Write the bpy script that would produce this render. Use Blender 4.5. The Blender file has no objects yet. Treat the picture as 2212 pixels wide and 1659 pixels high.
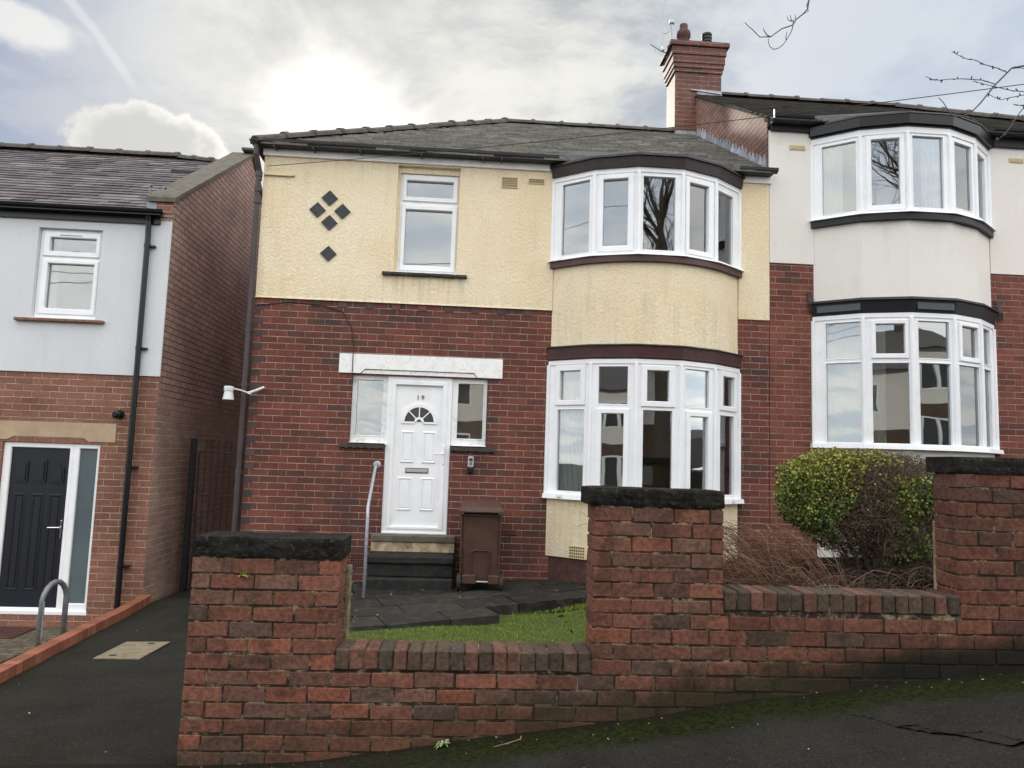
import bpy, math, random
from mathutils import Vector, Matrix, noise as mnoise
random.seed(7)
SC = bpy.context.scene
COL = SC.collection
PI = math.pi

# ------------------------------------------------------------------ camera
YAW, PITCH, ROLL = math.radians(3.6), math.radians(5.75), math.radians(1.87)
fw = Vector((math.sin(YAW)*math.cos(PITCH), math.cos(YAW)*math.cos(PITCH), math.sin(PITCH)))
r0 = Vector((math.cos(YAW), -math.sin(YAW), 0)); u0 = r0.cross(fw)
rr = r0*math.cos(ROLL) + u0*math.sin(ROLL); uu = u0*math.cos(ROLL) - r0*math.sin(ROLL)
cam = bpy.data.objects.new('camera', bpy.data.cameras.new('camera'))
cam.data.sensor_width = 36; cam.data.lens = 36*1600/2212
cam.data.clip_start = .05; cam.data.clip_end = 2000
cam.matrix_world = Matrix(((rr.x, uu.x, -fw.x, 0), (rr.y, uu.y, -fw.y, -9.6), (rr.z, uu.z, -fw.z, 1.6), (0, 0, 0, 1)))
COL.objects.link(cam); SC.camera = cam

# ------------------------------------------------------------------ node helpers
class NT:
    def __init__(s, tree): s.t = tree; s.n = tree.nodes; s.l = tree.links
    def new(s, typ, ins=None, **props):
        nd = s.n.new(typ)
        for k, v in props.items(): setattr(nd, k, v)
        for k, v in (ins or {}).items(): s.set(nd.inputs[k], v)
        return nd
    def set(s, sock, v):
        if isinstance(v, bpy.types.NodeSocket): s.l.new(v, sock)
        elif isinstance(v, (tuple, list)) and sock.type == 'RGBA' and len(v) == 3: sock.default_value = (*v, 1)
        else: sock.default_value = v
    def m(s, op, a, b=0., c=None, clamp=False):
        nd = s.n.new('ShaderNodeMath'); nd.operation = op; nd.use_clamp = clamp
        s.set(nd.inputs[0], a); s.set(nd.inputs[1], b)
        if c is not None: s.set(nd.inputs[2], c)
        return nd.outputs[0]
    def vm(s, op, a, b=(0, 0, 0), out=0):
        nd = s.n.new('ShaderNodeVectorMath'); nd.operation = op
        s.set(nd.inputs[0], a); s.set(nd.inputs[1], b); return nd.outputs[out]
    def ss(s, x, a, b, lo=0., hi=1.):
        nd = s.n.new('ShaderNodeMapRange'); nd.interpolation_type = 'SMOOTHSTEP'; nd.clamp = True
        s.set(nd.inputs[0], x); nd.inputs[1].default_value = a; nd.inputs[2].default_value = b
        nd.inputs[3].default_value = lo; nd.inputs[4].default_value = hi
        return nd.outputs[0]
    def mix(s, f, a, b, mode='MIX'):
        nd = s.n.new('ShaderNodeMix'); nd.data_type = 'RGBA'; nd.blend_type = mode
        s.set(nd.inputs[0], f); s.set(nd.inputs[6], a); s.set(nd.inputs[7], b); return nd.outputs[2]
    def noise(s, vec, scale, detail=3, rough=.55, out=0, dist=0.):
        nd = s.new('ShaderNodeTexNoise', {'Scale': scale, 'Detail': detail, 'Roughness': rough, 'Distortion': dist})
        if vec is not None: s.l.new(vec, nd.inputs['Vector'])
        return nd.outputs[out]
    def xyz(s, v):
        nd = s.n.new('ShaderNodeSeparateXYZ'); s.l.new(v, nd.inputs[0]); return nd.outputs
    def comb(s, x, y, z=0.):
        nd = s.n.new('ShaderNodeCombineXYZ')
        s.set(nd.inputs[0], x); s.set(nd.inputs[1], y); s.set(nd.inputs[2], z); return nd.outputs[0]
    def ramp(s, f, stops, interp='LINEAR'):
        nd = s.n.new('ShaderNodeValToRGB'); nd.color_ramp.interpolation = interp
        e = nd.color_ramp.elements
        while len(e) < len(stops): e.new(.5)
        for k, (p, c) in enumerate(stops): e[k].position = p; e[k].color = (*c, 1)
        s.l.new(f, nd.inputs[0]); return nd.outputs[0]

def dirv(x, y, z): return Vector((x, y, z)).normalized()

# ------------------------------------------------------------------ world
SUN = dirv(-.192, .887, .42)
W = bpy.data.worlds.new('World'); SC.world = W; W.use_nodes = True
W.node_tree.nodes.clear(); w = NT(W.node_tree)
tc = w.new('ShaderNodeTexCoord').outputs['Generated']
D = w.vm('NORMALIZE', tc)
dx, dy, dz = w.xyz(D)
sky = w.new('ShaderNodeTexSky', sky_type='NISHITA')
sky.sun_disc = False; sky.sun_elevation = math.radians(24.8); sky.sun_rotation = math.radians(-12.2)
sky.air_density = 1.0; sky.dust_density = 2.0
STR = .1
# clouds: noise on the cloud layer seen in perspective
den = w.m('MAXIMUM', w.m('ADD', dz, .12), .05)
cp = w.comb(w.m('DIVIDE', dx, den), w.m('DIVIDE', dy, den), 0.)
c1 = w.noise(cp, 1.9, 7, .6, dist=.35)
c2 = w.noise(cp, .8, 4, .5)
c3 = w.noise(w.vm('ADD', cp, (7.3, 2.1, 0)), 4.5, 6, .62, dist=.5)
cl = w.m('ADD', w.m('MULTIPLY', c1, .5), w.m('ADD', w.m('MULTIPLY', c2, .35), w.m('MULTIPLY', c3, .15)))
tex = w.ss(cl, .44, .56)
# direction-dependent amounts
sd = w.vm('DOT_PRODUCT', D, tuple(SUN), out='Value')
sdg = w.vm('DOT_PRODUCT', D, tuple(dirv(-.165, .90, .398)), out='Value')
glow = w.ss(sdg, .93, .999)
glow2 = w.ss(w.m('ADD', sdg, w.m('MULTIPLY', w.m('SUBTRACT', c1, .5), .014)), .9925, 1.001)
left = w.ss(w.m('ADD', dx, w.m('MULTIPLY', c2, .16)), -.16, -.36)       # open blue-grey patch in the west
right = w.ss(dx, .1, .45)
grey = w.mix(tex, (.33, .355, .385), (.66, .655, .62))
openc = w.mix(w.m('MULTIPLY', tex, .55), (.315, .365, .47), (.50, .52, .56))
coolr = w.mix(tex, (.40, .455, .54), (.52, .56, .615))
base = w.mix(right, grey, coolr)
base = w.mix(left, base, openc)
base = w.mix(w.m('MULTIPLY', glow, .42), base, (.72, .705, .655))
base = w.mix(glow2, base, (1.02, .98, .92))
# one bright cumulus low in the west and a ragged one above it, soft rims lit by the sun
def puff(center, rx, rz, seed, edge=.30):
    c = dirv(*center); rt = Vector((c.y, -c.x, 0)).normalized(); up = rt.cross(c)
    a = w.m('DIVIDE', w.vm('DOT_PRODUCT', D, tuple(rt), out='Value'), rx)
    b = w.m('DIVIDE', w.vm('DOT_PRODUCT', D, tuple(up), out='Value'), rz)
    b2 = w.m('MULTIPLY', b, w.m('ADD', 1., w.m('MULTIPLY', w.m('LESS_THAN', b, 0.), -.3)))
    r = w.m('SQRT', w.m('ADD', w.m('MULTIPLY', a, a), w.m('MULTIPLY', b2, b2)))
    n = w.noise(w.vm('ADD', D, (seed, 0, 0)), 13., 7, .62)
    r = w.m('ADD', r, w.m('MULTIPLY', w.m('SUBTRACT', n, .5), 1.5))
    front = w.m('GREATER_THAN', w.vm('DOT_PRODUCT', D, tuple(c), out='Value'), .5)
    body = w.m('MULTIPLY', w.ss(r, 1.0, 1.0-edge), front)
    rim = w.m('MULTIPLY', w.ss(r, .45, .9), body)
    return body, rim, a
b1, rim1, a1 = puff((-.372, .856, .352), .098, .043, 3.1, .22)
base = w.mix(b1, base, w.mix(w.m('MULTIPLY', rim1, w.ss(a1, -1.2, .8, .35, 1.)), (.50, .505, .49), (.82, .80, .745)))
b2_, rim2, a2 = puff((-.475, .765, .437), .06, .022, 9.4, .5)
base = w.mix(w.m('MULTIPLY', b2_, .8), base, (.74, .74, .71))
# contrail
p0, p1 = dirv(-.434, .770, .468), dirv(-.3835, .832, .400)
nrm = p0.cross(p1).normalized(); mid = (p0+p1).normalized()
cd = w.m('ADD', w.vm('DOT_PRODUCT', D, tuple(nrm), out='Value'), w.m('MULTIPLY', w.m('SUBTRACT', w.noise(D, 9., 3), .5), .012))
along = w.vm('DOT_PRODUCT', D, tuple((p1-p0).normalized()), out='Value')
alc = mid.dot((p1-p0).normalized())
tr = w.m('MULTIPLY', w.ss(w.m('ABSOLUTE', cd), .0075, .001), w.ss(along, alc+.06, alc+.02))
tr = w.m('MULTIPLY', tr, w.m('GREATER_THAN', dy, 0.))
base = w.mix(w.m('MULTIPLY', tr, .55), base, (.66, .67, .68))
# brighter overhead and away from the sun (added fill for the shaded house fronts)
hi = w.m('MAXIMUM', w.ss(dz, .56, .9), w.ss(dy, .35, -.3))
back = w.mix(tex, (1.28, 1.36, 1.50), (1.95, 1.90, 1.78))
cloud = w.mix(hi, base, back)
lowm = w.ss(dz, -.02, -.2)
cloud = w.mix(lowm, cloud, (.25, .25, .24))
cloudS = w.vm('MULTIPLY', cloud, (1/STR,)*3)
dimk = w.ss(sd, .2, .85, 1., .14)
skyc = w.vm('MULTIPLY', sky.outputs[0], w.comb(dimk, dimk, dimk))
amt = w.mix(w.m('MULTIPLY', left, w.m('SUBTRACT', 1., b1)), (.93, .93, .93), (.86, .86, .86))
fin = w.mix(w.xyz(amt)[0], skyc, cloudS)
bg = w.new('ShaderNodeBackground', {'Color': fin, 'Strength': STR})
wo = w.new('ShaderNodeOutputWorld'); w.l.new(bg.outputs[0], wo.inputs[0])

sl = bpy.data.lights.new('sun', 'SUN'); sl.energy = 2.4; sl.angle = math.radians(4); sl.color = (1, .93, .82)
so = bpy.data.objects.new('sun', sl); so.rotation_mode = 'QUATERNION'
so.rotation_quaternion = SUN.to_track_quat('Z', 'Y'); so.location = (-3, 10, 20); COL.objects.link(so)
vs = SC.view_settings; vs.view_transform = 'Standard'; vs.look = 'None'; vs.exposure = .5; vs.gamma = 1

# ------------------------------------------------------------------ materials
def newmat(name):
    m = bpy.data.materials.new(name); m.use_nodes = True; m.node_tree.nodes.clear()
    return m, NT(m.node_tree)
def finish(t, color, rough=.8, bump=None, bdist=.01, spec=.3, metal=0., bstr=1., extra=None):
    ins = {'Base Color': color, 'Roughness': rough, 'Metallic': metal, 'Specular IOR Level': spec}
    if extra: ins.update(extra)
    p = t.new('ShaderNodeBsdfPrincipled', ins)
    if bump is not None:
        b = t.new('ShaderNodeBump', {'Strength': bstr, 'Distance': bdist}); t.l.new(bump, b.inputs['Height'])
        t.l.new(b.outputs[0], p.inputs['Normal'])
    o = t.new('ShaderNodeOutputMaterial'); t.l.new(p.outputs[0], o.inputs[0])
def pos(t): return t.new('ShaderNodeNewGeometry').outputs['Position']

def plain(name, c, rough=.5, var=.12, sc=6., bump=0., bsc=60., metal=0., spec=.4, dirt=None, dsc=9.):
    m, t = newmat(name); P = pos(t)
    n = t.noise(P, sc, 5, .6)
    f = t.ss(n, .3, .7, 1-var, 1+var)
    col = t.vm('MULTIPLY', tuple(c), t.comb(f, f, f))
    if dirt:
        d = t.ss(t.noise(P, dsc, 7, .7), .50, .72)
        col = t.mix(t.m('MULTIPLY', d, dirt[3]), col, dirt[:3])
    finish(t, col, rough, t.noise(P, bsc, 4, .6) if bump else None, bump, spec, metal)
    return m

def colmat(name, rough=.8, var=.25, sc=30., bump=.003, bsc=90., dirt=None, dsc=12., spec=.3, streak=False):
    """colour comes from the per-face colour attribute 'Col', varied by noise"""
    m, t = newmat(name); P = pos(t)
    a = t.new('ShaderNodeAttribute', attribute_name='Col').outputs['Color']
    v = t.vm('MULTIPLY', P, (1, 1, 8)) if streak else P
    n = t.noise(v, sc, 6, .65); f = t.ss(n, .25, .75, 1-var, 1+var)
    col = t.vm('MULTIPLY', a, t.comb(f, f, f))
    if dirt:
        d = t.ss(t.noise(P, dsc, 7, .7), .48, .68)
        col = t.mix(t.m('MULTIPLY', d, dirt[3]), col, dirt[:3])
    finish(t, col, rough, t.noise(P, bsc, 5, .65), bump, spec)
    return m

def brickmat(name, bw, bh, mo, stops, mortar, z0=0., stain=(.03, .02, .02, .5), soft=.0015, eflo=0., bd=.006, dark_above=None, rough=.85, spec=.25):
    m, t = newmat(name); g = t.new('ShaderNodeNewGeometry'); P = g.outputs['Position']
    X, Y, Z = t.xyz(P); nx, ny, nz = t.xyz(g.outputs['True Normal'])
    s = t.m('GREATER_THAN', t.m('ABSOLUTE', nx), .7)
    u = t.m('ADD', t.m('MULTIPLY', X, t.m('SUBTRACT', 1., s)), t.m('MULTIPLY', Y, s))
    wob = t.m('MULTIPLY', t.m('SUBTRACT', t.noise(P, 3.2, 2), .5), .006)
    v = t.m('DIVIDE', t.m('ADD', t.m('SUBTRACT', Z, z0), wob), bh); row = t.m('FLOOR', v)
    jit = t.new('ShaderNodeTexWhiteNoise', {'W': row}, noise_dimensions='1D').outputs['Value']
    u2 = t.m('ADD', t.m('DIVIDE', u, bw), t.m('ADD', t.m('MULTIPLY', .5, t.m('FLOORED_MODULO', row, 2.)), t.m('MULTIPLY', jit, .12)))
    col = t.m('FLOOR', u2); fu = t.m('FRACT', u2); fv = t.m('FRACT', v)
    eu = t.m('MULTIPLY', t.m('MINIMUM', fu, t.m('SUBTRACT', 1., fu)), bw)
    ev = t.m('MULTIPLY', t.m('MINIMUM', fv, t.m('SUBTRACT', 1., fv)), bh)
    e = t.m('ADD', t.m('MINIMUM', t.m('ADD', eu, .0016), ev), t.m('MULTIPLY', t.m('SUBTRACT', t.noise(P, 45., 3), .5), .005))
    mask = t.ss(e, mo/2-soft, mo/2+soft)
    wn = t.new('ShaderNodeTexWhiteNoise', {'Vector': t.comb(col, row, 3.3)}, noise_dimensions='3D')
    clus = t.ss(t.noise(P, .75, 4, .6), .36, .64)
    bc = t.ramp(t.m('ADD', t.m('MULTIPLY', wn.outputs['Value'], .66), t.m('MULTIPLY', clus, .34)), stops)
    n = t.noise(P, 38., 5, .65); f = t.ss(n, .25, .75, .72, 1.25)
    n2 = t.noise(P, 1.1, 4, .6); f2 = t.ss(n2, .3, .7, .82, 1.14)
    ff = t.m('MULTIPLY', f, f2)
    bc = t.vm('MULTIPLY', bc, t.comb(ff, ff, ff))
    pale = t.ss(t.noise(P, 5., 5, .6), .35, .62, .35, 1.)
    mc = t.mix(pale, tuple(x*.35 for x in mortar), mortar)
    if dark_above: mc = t.mix(t.ss(t.m('ADD', Z, t.m('MULTIPLY', n2, .6)), dark_above, dark_above+.8), mc, (.075, .055, .045))  # mortar darkens higher up: shading painted into the joint colour
    c = t.mix(mask, mc, bc)
    st = t.ss(t.noise(t.vm('MULTIPLY', P, (1.3, 1.3, .5)), 1.4, 5, .6), .5, .78)
    c = t.mix(t.m('MULTIPLY', st, stain[3]), c, stain[:3])
    if eflo:
        c = t.mix(t.m('MULTIPLY', t.ss(t.noise(P, 14., 6, .7), .66, .74), eflo), c, (.5, .45, .4))
    h = t.m('ADD', t.m('MULTIPLY', mask, 1.), t.m('MULTIPLY', n, .35))
    finish(t, c, rough, h, bd, spec)
    return m

def render_mat(name, c, c2, sc=34., bd=.012, stain=.35, streaks=False, stc=(.30, .28, .2), zs=None):
    m, t = newmat(name); P = pos(t)
    v = t.vm('MULTIPLY', P, (1., 1., .55))
    n = t.noise(v, sc*1.15, 6, .62, dist=.25)
    big = t.noise(P, .9, 5, .6)
    col = t.mix(t.ss(big, .35, .68), c, c2)
    pit = t.m('MULTIPLY', t.ss(n, .46, .28), t.ss(t.noise(P, 1.6, 3), .36, .62, .25, 1.))
    col = t.mix(t.m('MULTIPLY', pit, .26 if bd > .005 else .12), col, tuple(x*.52 for x in c))
    st = t.ss(t.noise(t.vm('MULTIPLY', P, (3., 3., .55)), 2.2, 6, .65), .52, .76)
    col = t.mix(t.m('MULTIPLY', st, stain), col, stc)
    st2 = t.ss(t.noise(P, 11., 7, .75), .56, .70); col = t.mix(t.m('MULTIPLY', st2, stain*.7), col, stc)
    if zs:                                   # rain streaks and grime: below the sill, under the gutter, along the bottom edge
        X, Y, Z = t.xyz(P)
        vs_ = t.ss(t.noise(t.vm('MULTIPLY', P, (13., 13., .9)), 1., 5, .65), .44, .66)
        a_ = t.m('MULTIPLY', t.ss(Z, 5.05, 5.5), .45)
        b_ = t.m('MULTIPLY', t.m('MULTIPLY', t.ss(X, -1.22, -1.1), t.ss(X, .02, -.1)), t.m('MULTIPLY', t.ss(Z, 3.5, 3.9), t.m('LESS_THAN', Z, 3.96)))
        c_ = t.m('MULTIPLY', t.ss(Z, 3.80, 3.57), .5); d_ = t.m('MULTIPLY', t.ss(X, -2.2, -2.75), .5)
        g_ = t.m('MAXIMUM', t.m('MAXIMUM', a_, b_), t.m('MAXIMUM', c_, d_))
        col = t.mix(t.m('MULTIPLY', t.m('MULTIPLY', g_, vs_), .4), col, (.42, .39, .28))
        cr = t.m('ABSOLUTE', t.m('SUBTRACT', t.noise(t.vm('MULTIPLY', P, (1., 1., .6)), 1.3, 3, .5), .5))
        col = t.mix(t.m('MULTIPLY', t.ss(cr, .0016, .0006), .15), col, (.33, .29, .2))
    h = t.m('ADD', t.ss(n, .3, .62), t.m('MULTIPLY', t.noise(P, 130., 3), .3))
    finish(t, col, .9, h, bd, .15)
    return m

M = {}
M['brick19'] = brickmat('brick_old_red', .2307, .0848, .009,
    [(0, (.068, .044, .044)), (.10, (.085, .044, .040)), (.25, (.112, .044, .037)), (.6, (.145, .048, .037)), (.88, (.185, .060, .042)), (1, (.10, .042, .036))],
    (.42, .33, .25), z0=.0125, stain=(.050, .034, .03, .5), eflo=.3)
M['brickNB'] = brickmat('brick_neighbour', .2307, .0848, .010,
    [(0, (.085, .045, .040)), (.15, (.125, .047, .038)), (.4, (.165, .054, .041)), (.8, (.205, .068, .048)), (1, (.13, .05, .042))],
    (.38, .27, .2), z0=.0125, stain=(.055, .035, .03, .35), eflo=.2)
M['brickL'] = brickmat('brick_newer_red', .2158, .0822, .011,
    [(0, (.17, .080, .058)), (.3, (.21, .096, .068)), (.7, (.245, .112, .080)), (1, (.28, .13, .09))],
    (.46, .35, .25), z0=.03, stain=(.10, .06, .05, .3))
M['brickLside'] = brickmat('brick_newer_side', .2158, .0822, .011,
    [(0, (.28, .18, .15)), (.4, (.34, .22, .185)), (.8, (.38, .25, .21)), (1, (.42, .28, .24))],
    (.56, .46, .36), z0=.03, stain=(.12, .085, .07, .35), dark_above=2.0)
M['brickOpp'] = brickmat('brick_far', .2307, .0848, .009, [(0, (.07, .05, .042)), (.5, (.11, .065, .05)), (1, (.14, .08, .06))], (.3, .25, .2))
M['brickchim'] = brickmat('brick_chimney', .2307, .0848, .009, [(0, (.06, .04, .04)), (.2, (.10, .045, .038)), (.6, (.14, .055, .042)), (1, (.17, .065, .048))], (.36, .28, .22), z0=.0125, stain=(.04, .03, .026, .5), rough=.62, spec=.3)
M['brickgab'] = brickmat('brick_gable', .2307, .0848, .012, [(0, (.16, .09, .07)), (.4, (.24, .135, .105)), (1, (.30, .18, .14))], (.06, .045, .04), z0=.0125, stain=(.08, .05, .04, .4), rough=.72, spec=.2)
M['cream'] = render_mat('cream_render', (.88, .73, .49), (.91, .80, .59), 46., .006, .26, stc=(.55, .50, .36), zs=True)
M['whiteL'] = render_mat('white_render', (.63, .65, .675), (.67, .685, .705), 90., .0015, .2, stc=(.47, .48, .48))
M['whiteN'] = render_mat('offwhite_render', (.78, .745, .69), (.81, .78, .735), 80., .002, .22, stc=(.58, .54, .47))
M['upvc'] = plain('white_upvc', (.87, .88, .90), .35, .03, 3., dirt=(.5, .52, .45, .18), dsc=4.)
M['upvcdirty'] = plain('white_upvc_dirty', (.83, .84, .84), .4, .05, 3., dirt=(.26, .30, .16, .6), dsc=7.)
M['wood_white'] = plain('painted_white_wood', (.90, .88, .87), .5, .06, 5., .001, 60., dirt=(.4, .37, .33, .3))
M['lintel'] = plain('flaking_white_paint', (.88, .88, .86), .6, .05, 8., .003, 35., dirt=(.36, .31, .28, .45), dsc=23.)
M['maroondark'] = plain('dark_maroon_paint', (.030, .019, .018), .5, .25, 5., .001, 40., dirt=(.05, .05, .035, .4))
M['maroon'] = plain('maroon_paint', (.075, .033, .032), .45, .18, 5., .001, 40., dirt=(.035, .02, .02, .5))
M['black'] = plain('black_plastic', (.007, .008, .010), .3, .15, 5.)
M['blackpaint'] = plain('black_paint', (.008, .008, .011), .5, .2, 8., .002, 30.)
M['greypipe'] = plain('brown_grey_pipe', (.055, .042, .042), .45, .15, 3., dirt=(.09, .08, .07, .3))
M['gutter'] = plain('grey_gutter', (.045, .045, .048), .5, .2, 4., dirt=(.08, .08, .06, .4))
M['lead'] = plain('lead', (.32, .34, .37), .45, .25, 9., .002, 25.)
M['darklead'] = plain('dark_lead', (.022, .022, .023), .6, .35, 9., .004, 30., dirt=(.10, .11, .06, .4))
M['ridge'] = plain('ridge_tile', (.075, .065, .060), .85, .3, 7., .003, 60., dirt=(.14, .13, .07, .5))
M['stone'] = plain('sooty_stone', (.017, .016, .014), .95, .5, 10., .014, 28., spec=.1, dirt=(.085, .083, .058, .6), dsc=30.)
M['slatesill'] = plain('slate_sill', (.045, .044, .040), .8, .3, 12., .004, 40., dirt=(.09, .09, .07, .4))
M['crack'] = plain('crack_dark', (.0012, .001, .001), 1., .1, spec=0.)
M['step'] = plain('dark_step_stone', (.015, .014, .013), .8, .35, 8., .004, 40., dirt=(.08, .075, .06, .4))
M['palestone'] = plain('pale_step_stone', (.40, .32, .20), .85, .35, 9., .004, 40., dirt=(.07, .06, .045, .85), dsc=7.)
M['redpaint'] = plain('red_painted_plinth', (.085, .036, .028), .7, .3, 12., .005, 30., dirt=(.03, .03, .02, .5))
M['sand'] = plain('sandstone', (.42, .31, .21), .85, .12, 4., .002, 60., dirt=(.3, .2, .13, .4), dsc=3.)
M['sandcop'] = plain('weathered_coping', (.12, .105, .085), .9, .25, 9., .006, 45., dirt=(.10, .11, .05, .5))
M['galv'] = plain('galvanised_steel', (.42, .45, .50), .42, .18, 22., metal=.35)
M['galvdull'] = plain('dull_galvanised', (.20, .21, .22), .5, .2, 22., metal=.5)
M['chrome'] = plain('polished_metal', (.7, .7, .72), .15, .02, 3., metal=1.)
M['bin'] = plain('brown_plastic', (.080, .040, .030), .42, .15, 6., .0006, 160., dirt=(.10, .07, .06, .3))
M['rubber'] = plain('rubber', (.02, .02, .02), .7, .2, 8.)
M['navy'] = plain('navy_door_paint', (.011, .013, .020), .4, .05, 3., .0006, 50.)
M['diamond'] = plain('black_tile', (.030, .032, .036), .55, .3, 9., .002, 40., dirt=(.14, .14, .14, .35), dsc=20.)
M['timber'] = plain('weathered_timber', (.24, .18, .11), .9, .35, 18., .006, 50., dirt=(.04, .03, .02, .7), dsc=14.)
M['terracotta'] = plain('terracotta', (.085, .04, .032), .8, .3, 9., .003, 50., dirt=(.04, .03, .03, .5))
M['rust'] = plain('painted_iron', (.030, .024, .024), .6, .3, 9.)
M['ventc'] = plain('cream_vent', (.70, .57, .34), .8, .06)
M['vento'] = plain('ochre_vent', (.50, .42, .22), .7, .06)
M['ventr'] = plain('red_vent', (.17, .06, .045), .8, .2, 20.)
M['hole'] = plain('vent_hole', (.02, .016, .012), .9)
M['grey'] = plain('grey_plastic', (.40, .39, .38), .4, .04)
M['lampw'] = plain('lamp_white', (.70, .72, .70), .4, .05, dirt=(.35, .4, .3, .4), dsc=20.)
M['room'] = plain('room_plaster', (.55, .50, .38), .9, .04)
M['roomfloor'] = plain('room_carpet', (.12, .09, .07), .9, .1)
M['wire'] = plain('wire_black', (.02, .02, .022), .6)
M['bark'] = plain('bark', (.075, .060, .048), .9, .35, 16., .006, 60.)
M['twig'] = plain('dead_twig', (.105, .072, .046), .9, .3, 20.)
M['redstem'] = colmat('red_brown_stem', .8, .2)
M['soil'] = plain('soil', (.014, .011, .008), 1., .5, 14., .03, 40., spec=0., dirt=(.022, .028, .009, .6))
M['manhole'] = plain('concrete_cover', (.22, .18, .12), .85, .2, 16., .004, 70., dirt=(.09, .09, .06, .5))
M['mortar'] = None
M['slateL'] = colmat('slate_purple', .55, .25, 26., .003, 60., dirt=(.11, .10, .10, .35), dsc=22.)
M['slate19'] = colmat('slate_grey', .75, .28, 26., .003, 60., dirt=(.09, .09, .06, .3), dsc=14.)
M['flag'] = colmat('flagstone', .7, .35, 12., .005, 45., dirt=(.085, .078, .055, .5), dsc=7.)
M['leaf'] = colmat('leaf', .5, .15, 20., .0, 30., spec=.4)
M['grass'] = colmat('grass_blade', .6, .15, 20., .0, 30.)
M['edgebrick'] = colmat('orange_brick', .85, .15, 30., .003, 60., dirt=(.10, .06, .04, .25))
M['litter'] = colmat('litter', .8, .1)

# garden-wall brick (real bricks, colour attribute) + moss and soot near the pavement
def gwall(name, mortar=False):
    m, t = newmat(name); P = pos(t); X, Y, Z = t.xyz(P)
    n = t.noise(P, 34., 6, .68); f = t.ss(n, .25, .75, .55, 1.35)
    if mortar:
        c = t.mix(t.ss(t.noise(P, 9., 6, .75), .48, .64), (.034, .026, .018), (.32, .26, .17))
        c = t.mix(t.ss(t.noise(P, 3.1, 5, .7), .50, .72), c, (.02, .017, .012))
    else:
        a = t.new('ShaderNodeAttribute', attribute_name='Col').outputs['Color']
        c = t.vm('MULTIPLY', a, t.comb(f, f, f))
        soot = t.ss(t.noise(P, 6.5, 6, .7), .47, .72)
        c = t.mix(t.m('MULTIPLY', soot, .72), c, (.034, .025, .017))
        c = t.mix(t.m('MULTIPLY', t.ss(t.noise(P, 28., 5, .7), .64, .74), .4), c, (.23, .17, .12))
    gz = t.m('MULTIPLY', t.m('ADD', X, .3), .125)
    hgt = t.m('SUBTRACT', Z, gz)
    ms = t.m('MULTIPLY', t.ss(t.m('ADD', hgt, t.m('MULTIPLY', t.noise(P, 5., 6, .7), -.45)), .06, -.13), t.ss(X, -1., 1.6, .35, .85))
    c = t.mix(ms, c, (.022, .022, .010))
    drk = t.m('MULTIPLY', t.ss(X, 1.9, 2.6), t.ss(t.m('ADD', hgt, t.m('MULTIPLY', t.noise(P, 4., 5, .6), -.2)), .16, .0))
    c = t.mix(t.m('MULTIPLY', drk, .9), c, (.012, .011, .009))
    ms2 = t.m('MULTIPLY', t.ss(t.noise(P, 9., 6, .7), .58, .70), t.ss(hgt, .6, .1, 0, .55 if not mortar else .9))
    c = t.mix(ms2, c, (.030, .038, .010))
    h = t.m('ADD', n, t.m('MULTIPLY', t.noise(P, 120., 3), .35))
    finish(t, c, .9, h, .006, .2)
    return m
M['gbrick'] = gwall('garden_brick'); M['mortar'] = gwall('garden_mortar', True)

def asphalt(name, moss_y=False):
    m, t = newmat(name); P = pos(t); X, Y, Z = t.xyz(P)
    n = t.noise(P, 2.2, 5, .6); c = t.mix(t.ss(n, .3, .7), (.0185, .0172, .0135), (.0305, .0285, .0225))
    sp = t.ss(t.noise(P, 75., 4, .9), .54, .66); c = t.mix(t.m('MULTIPLY', sp, .7), c, (.10, .094, .078))
    sp2 = t.ss(t.noise(P, 45., 4, .7), .46, .34); c = t.mix(t.m('MULTIPLY', sp2, .65), c, (.009, .008, .007))
    bl = t.ss(t.noise(P, 5., 6, .7), .52, .66); c = t.mix(t.m('MULTIPLY', bl, .35), c, (.030, .028, .022))
    nn = t.noise(P, 6., 7, .7)
    if moss_y:
        yy = t.m('ADD', Y, t.m('MULTIPLY', t.m('SUBTRACT', nn, .5), .34))
        band = t.m('MULTIPLY', t.ss(yy, -5.74, -5.58), t.ss(X, -.9, .4, .25, 1.))
        g = t.mix(t.ss(t.noise(P, 40., 4), .35, .65), (.006, .007, .002), (.026, .035, .003))
        c = t.mix(t.m('MULTIPLY', band, .9), c, g)
        soil = t.ss(yy, -5.44, -5.36); c = t.mix(t.m('MULTIPLY', soil, .85), c, (.018, .014, .009))
    else:
        pt = t.m('MULTIPLY', t.ss(nn, .46, .62), t.ss(t.noise(P, .8, 3), .44, .6))
        c = t.mix(t.m('MULTIPLY', pt, .5), c, (.026, .028, .010))
        # mossy strips along both edges of the path
        ed = t.ss(t.m('ADD', X, t.m('MULTIPLY', nn, .35)), -3.30, -3.46)
        c = t.mix(t.m('MULTIPLY', ed, .6), c, (.03, .03, .012))
    h = t.m('ADD', t.noise(P, 200., 3, .7), t.m('MULTIPLY', t.noise(P, 9., 4), .8))
    finish(t, c, .9, h, .008, .12)
    return m
M['asph'] = asphalt('asphalt_pavement', True); M['asphpath'] = asphalt('asphalt_path')
M['road'] = plain('road_asphalt', (.05, .05, .05), .9, .15, 4., .004, 120.)
M['lawn'] = plain('lawn_base', (.050, .070, .008), .95, .3, 9., .01, 60.)

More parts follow.
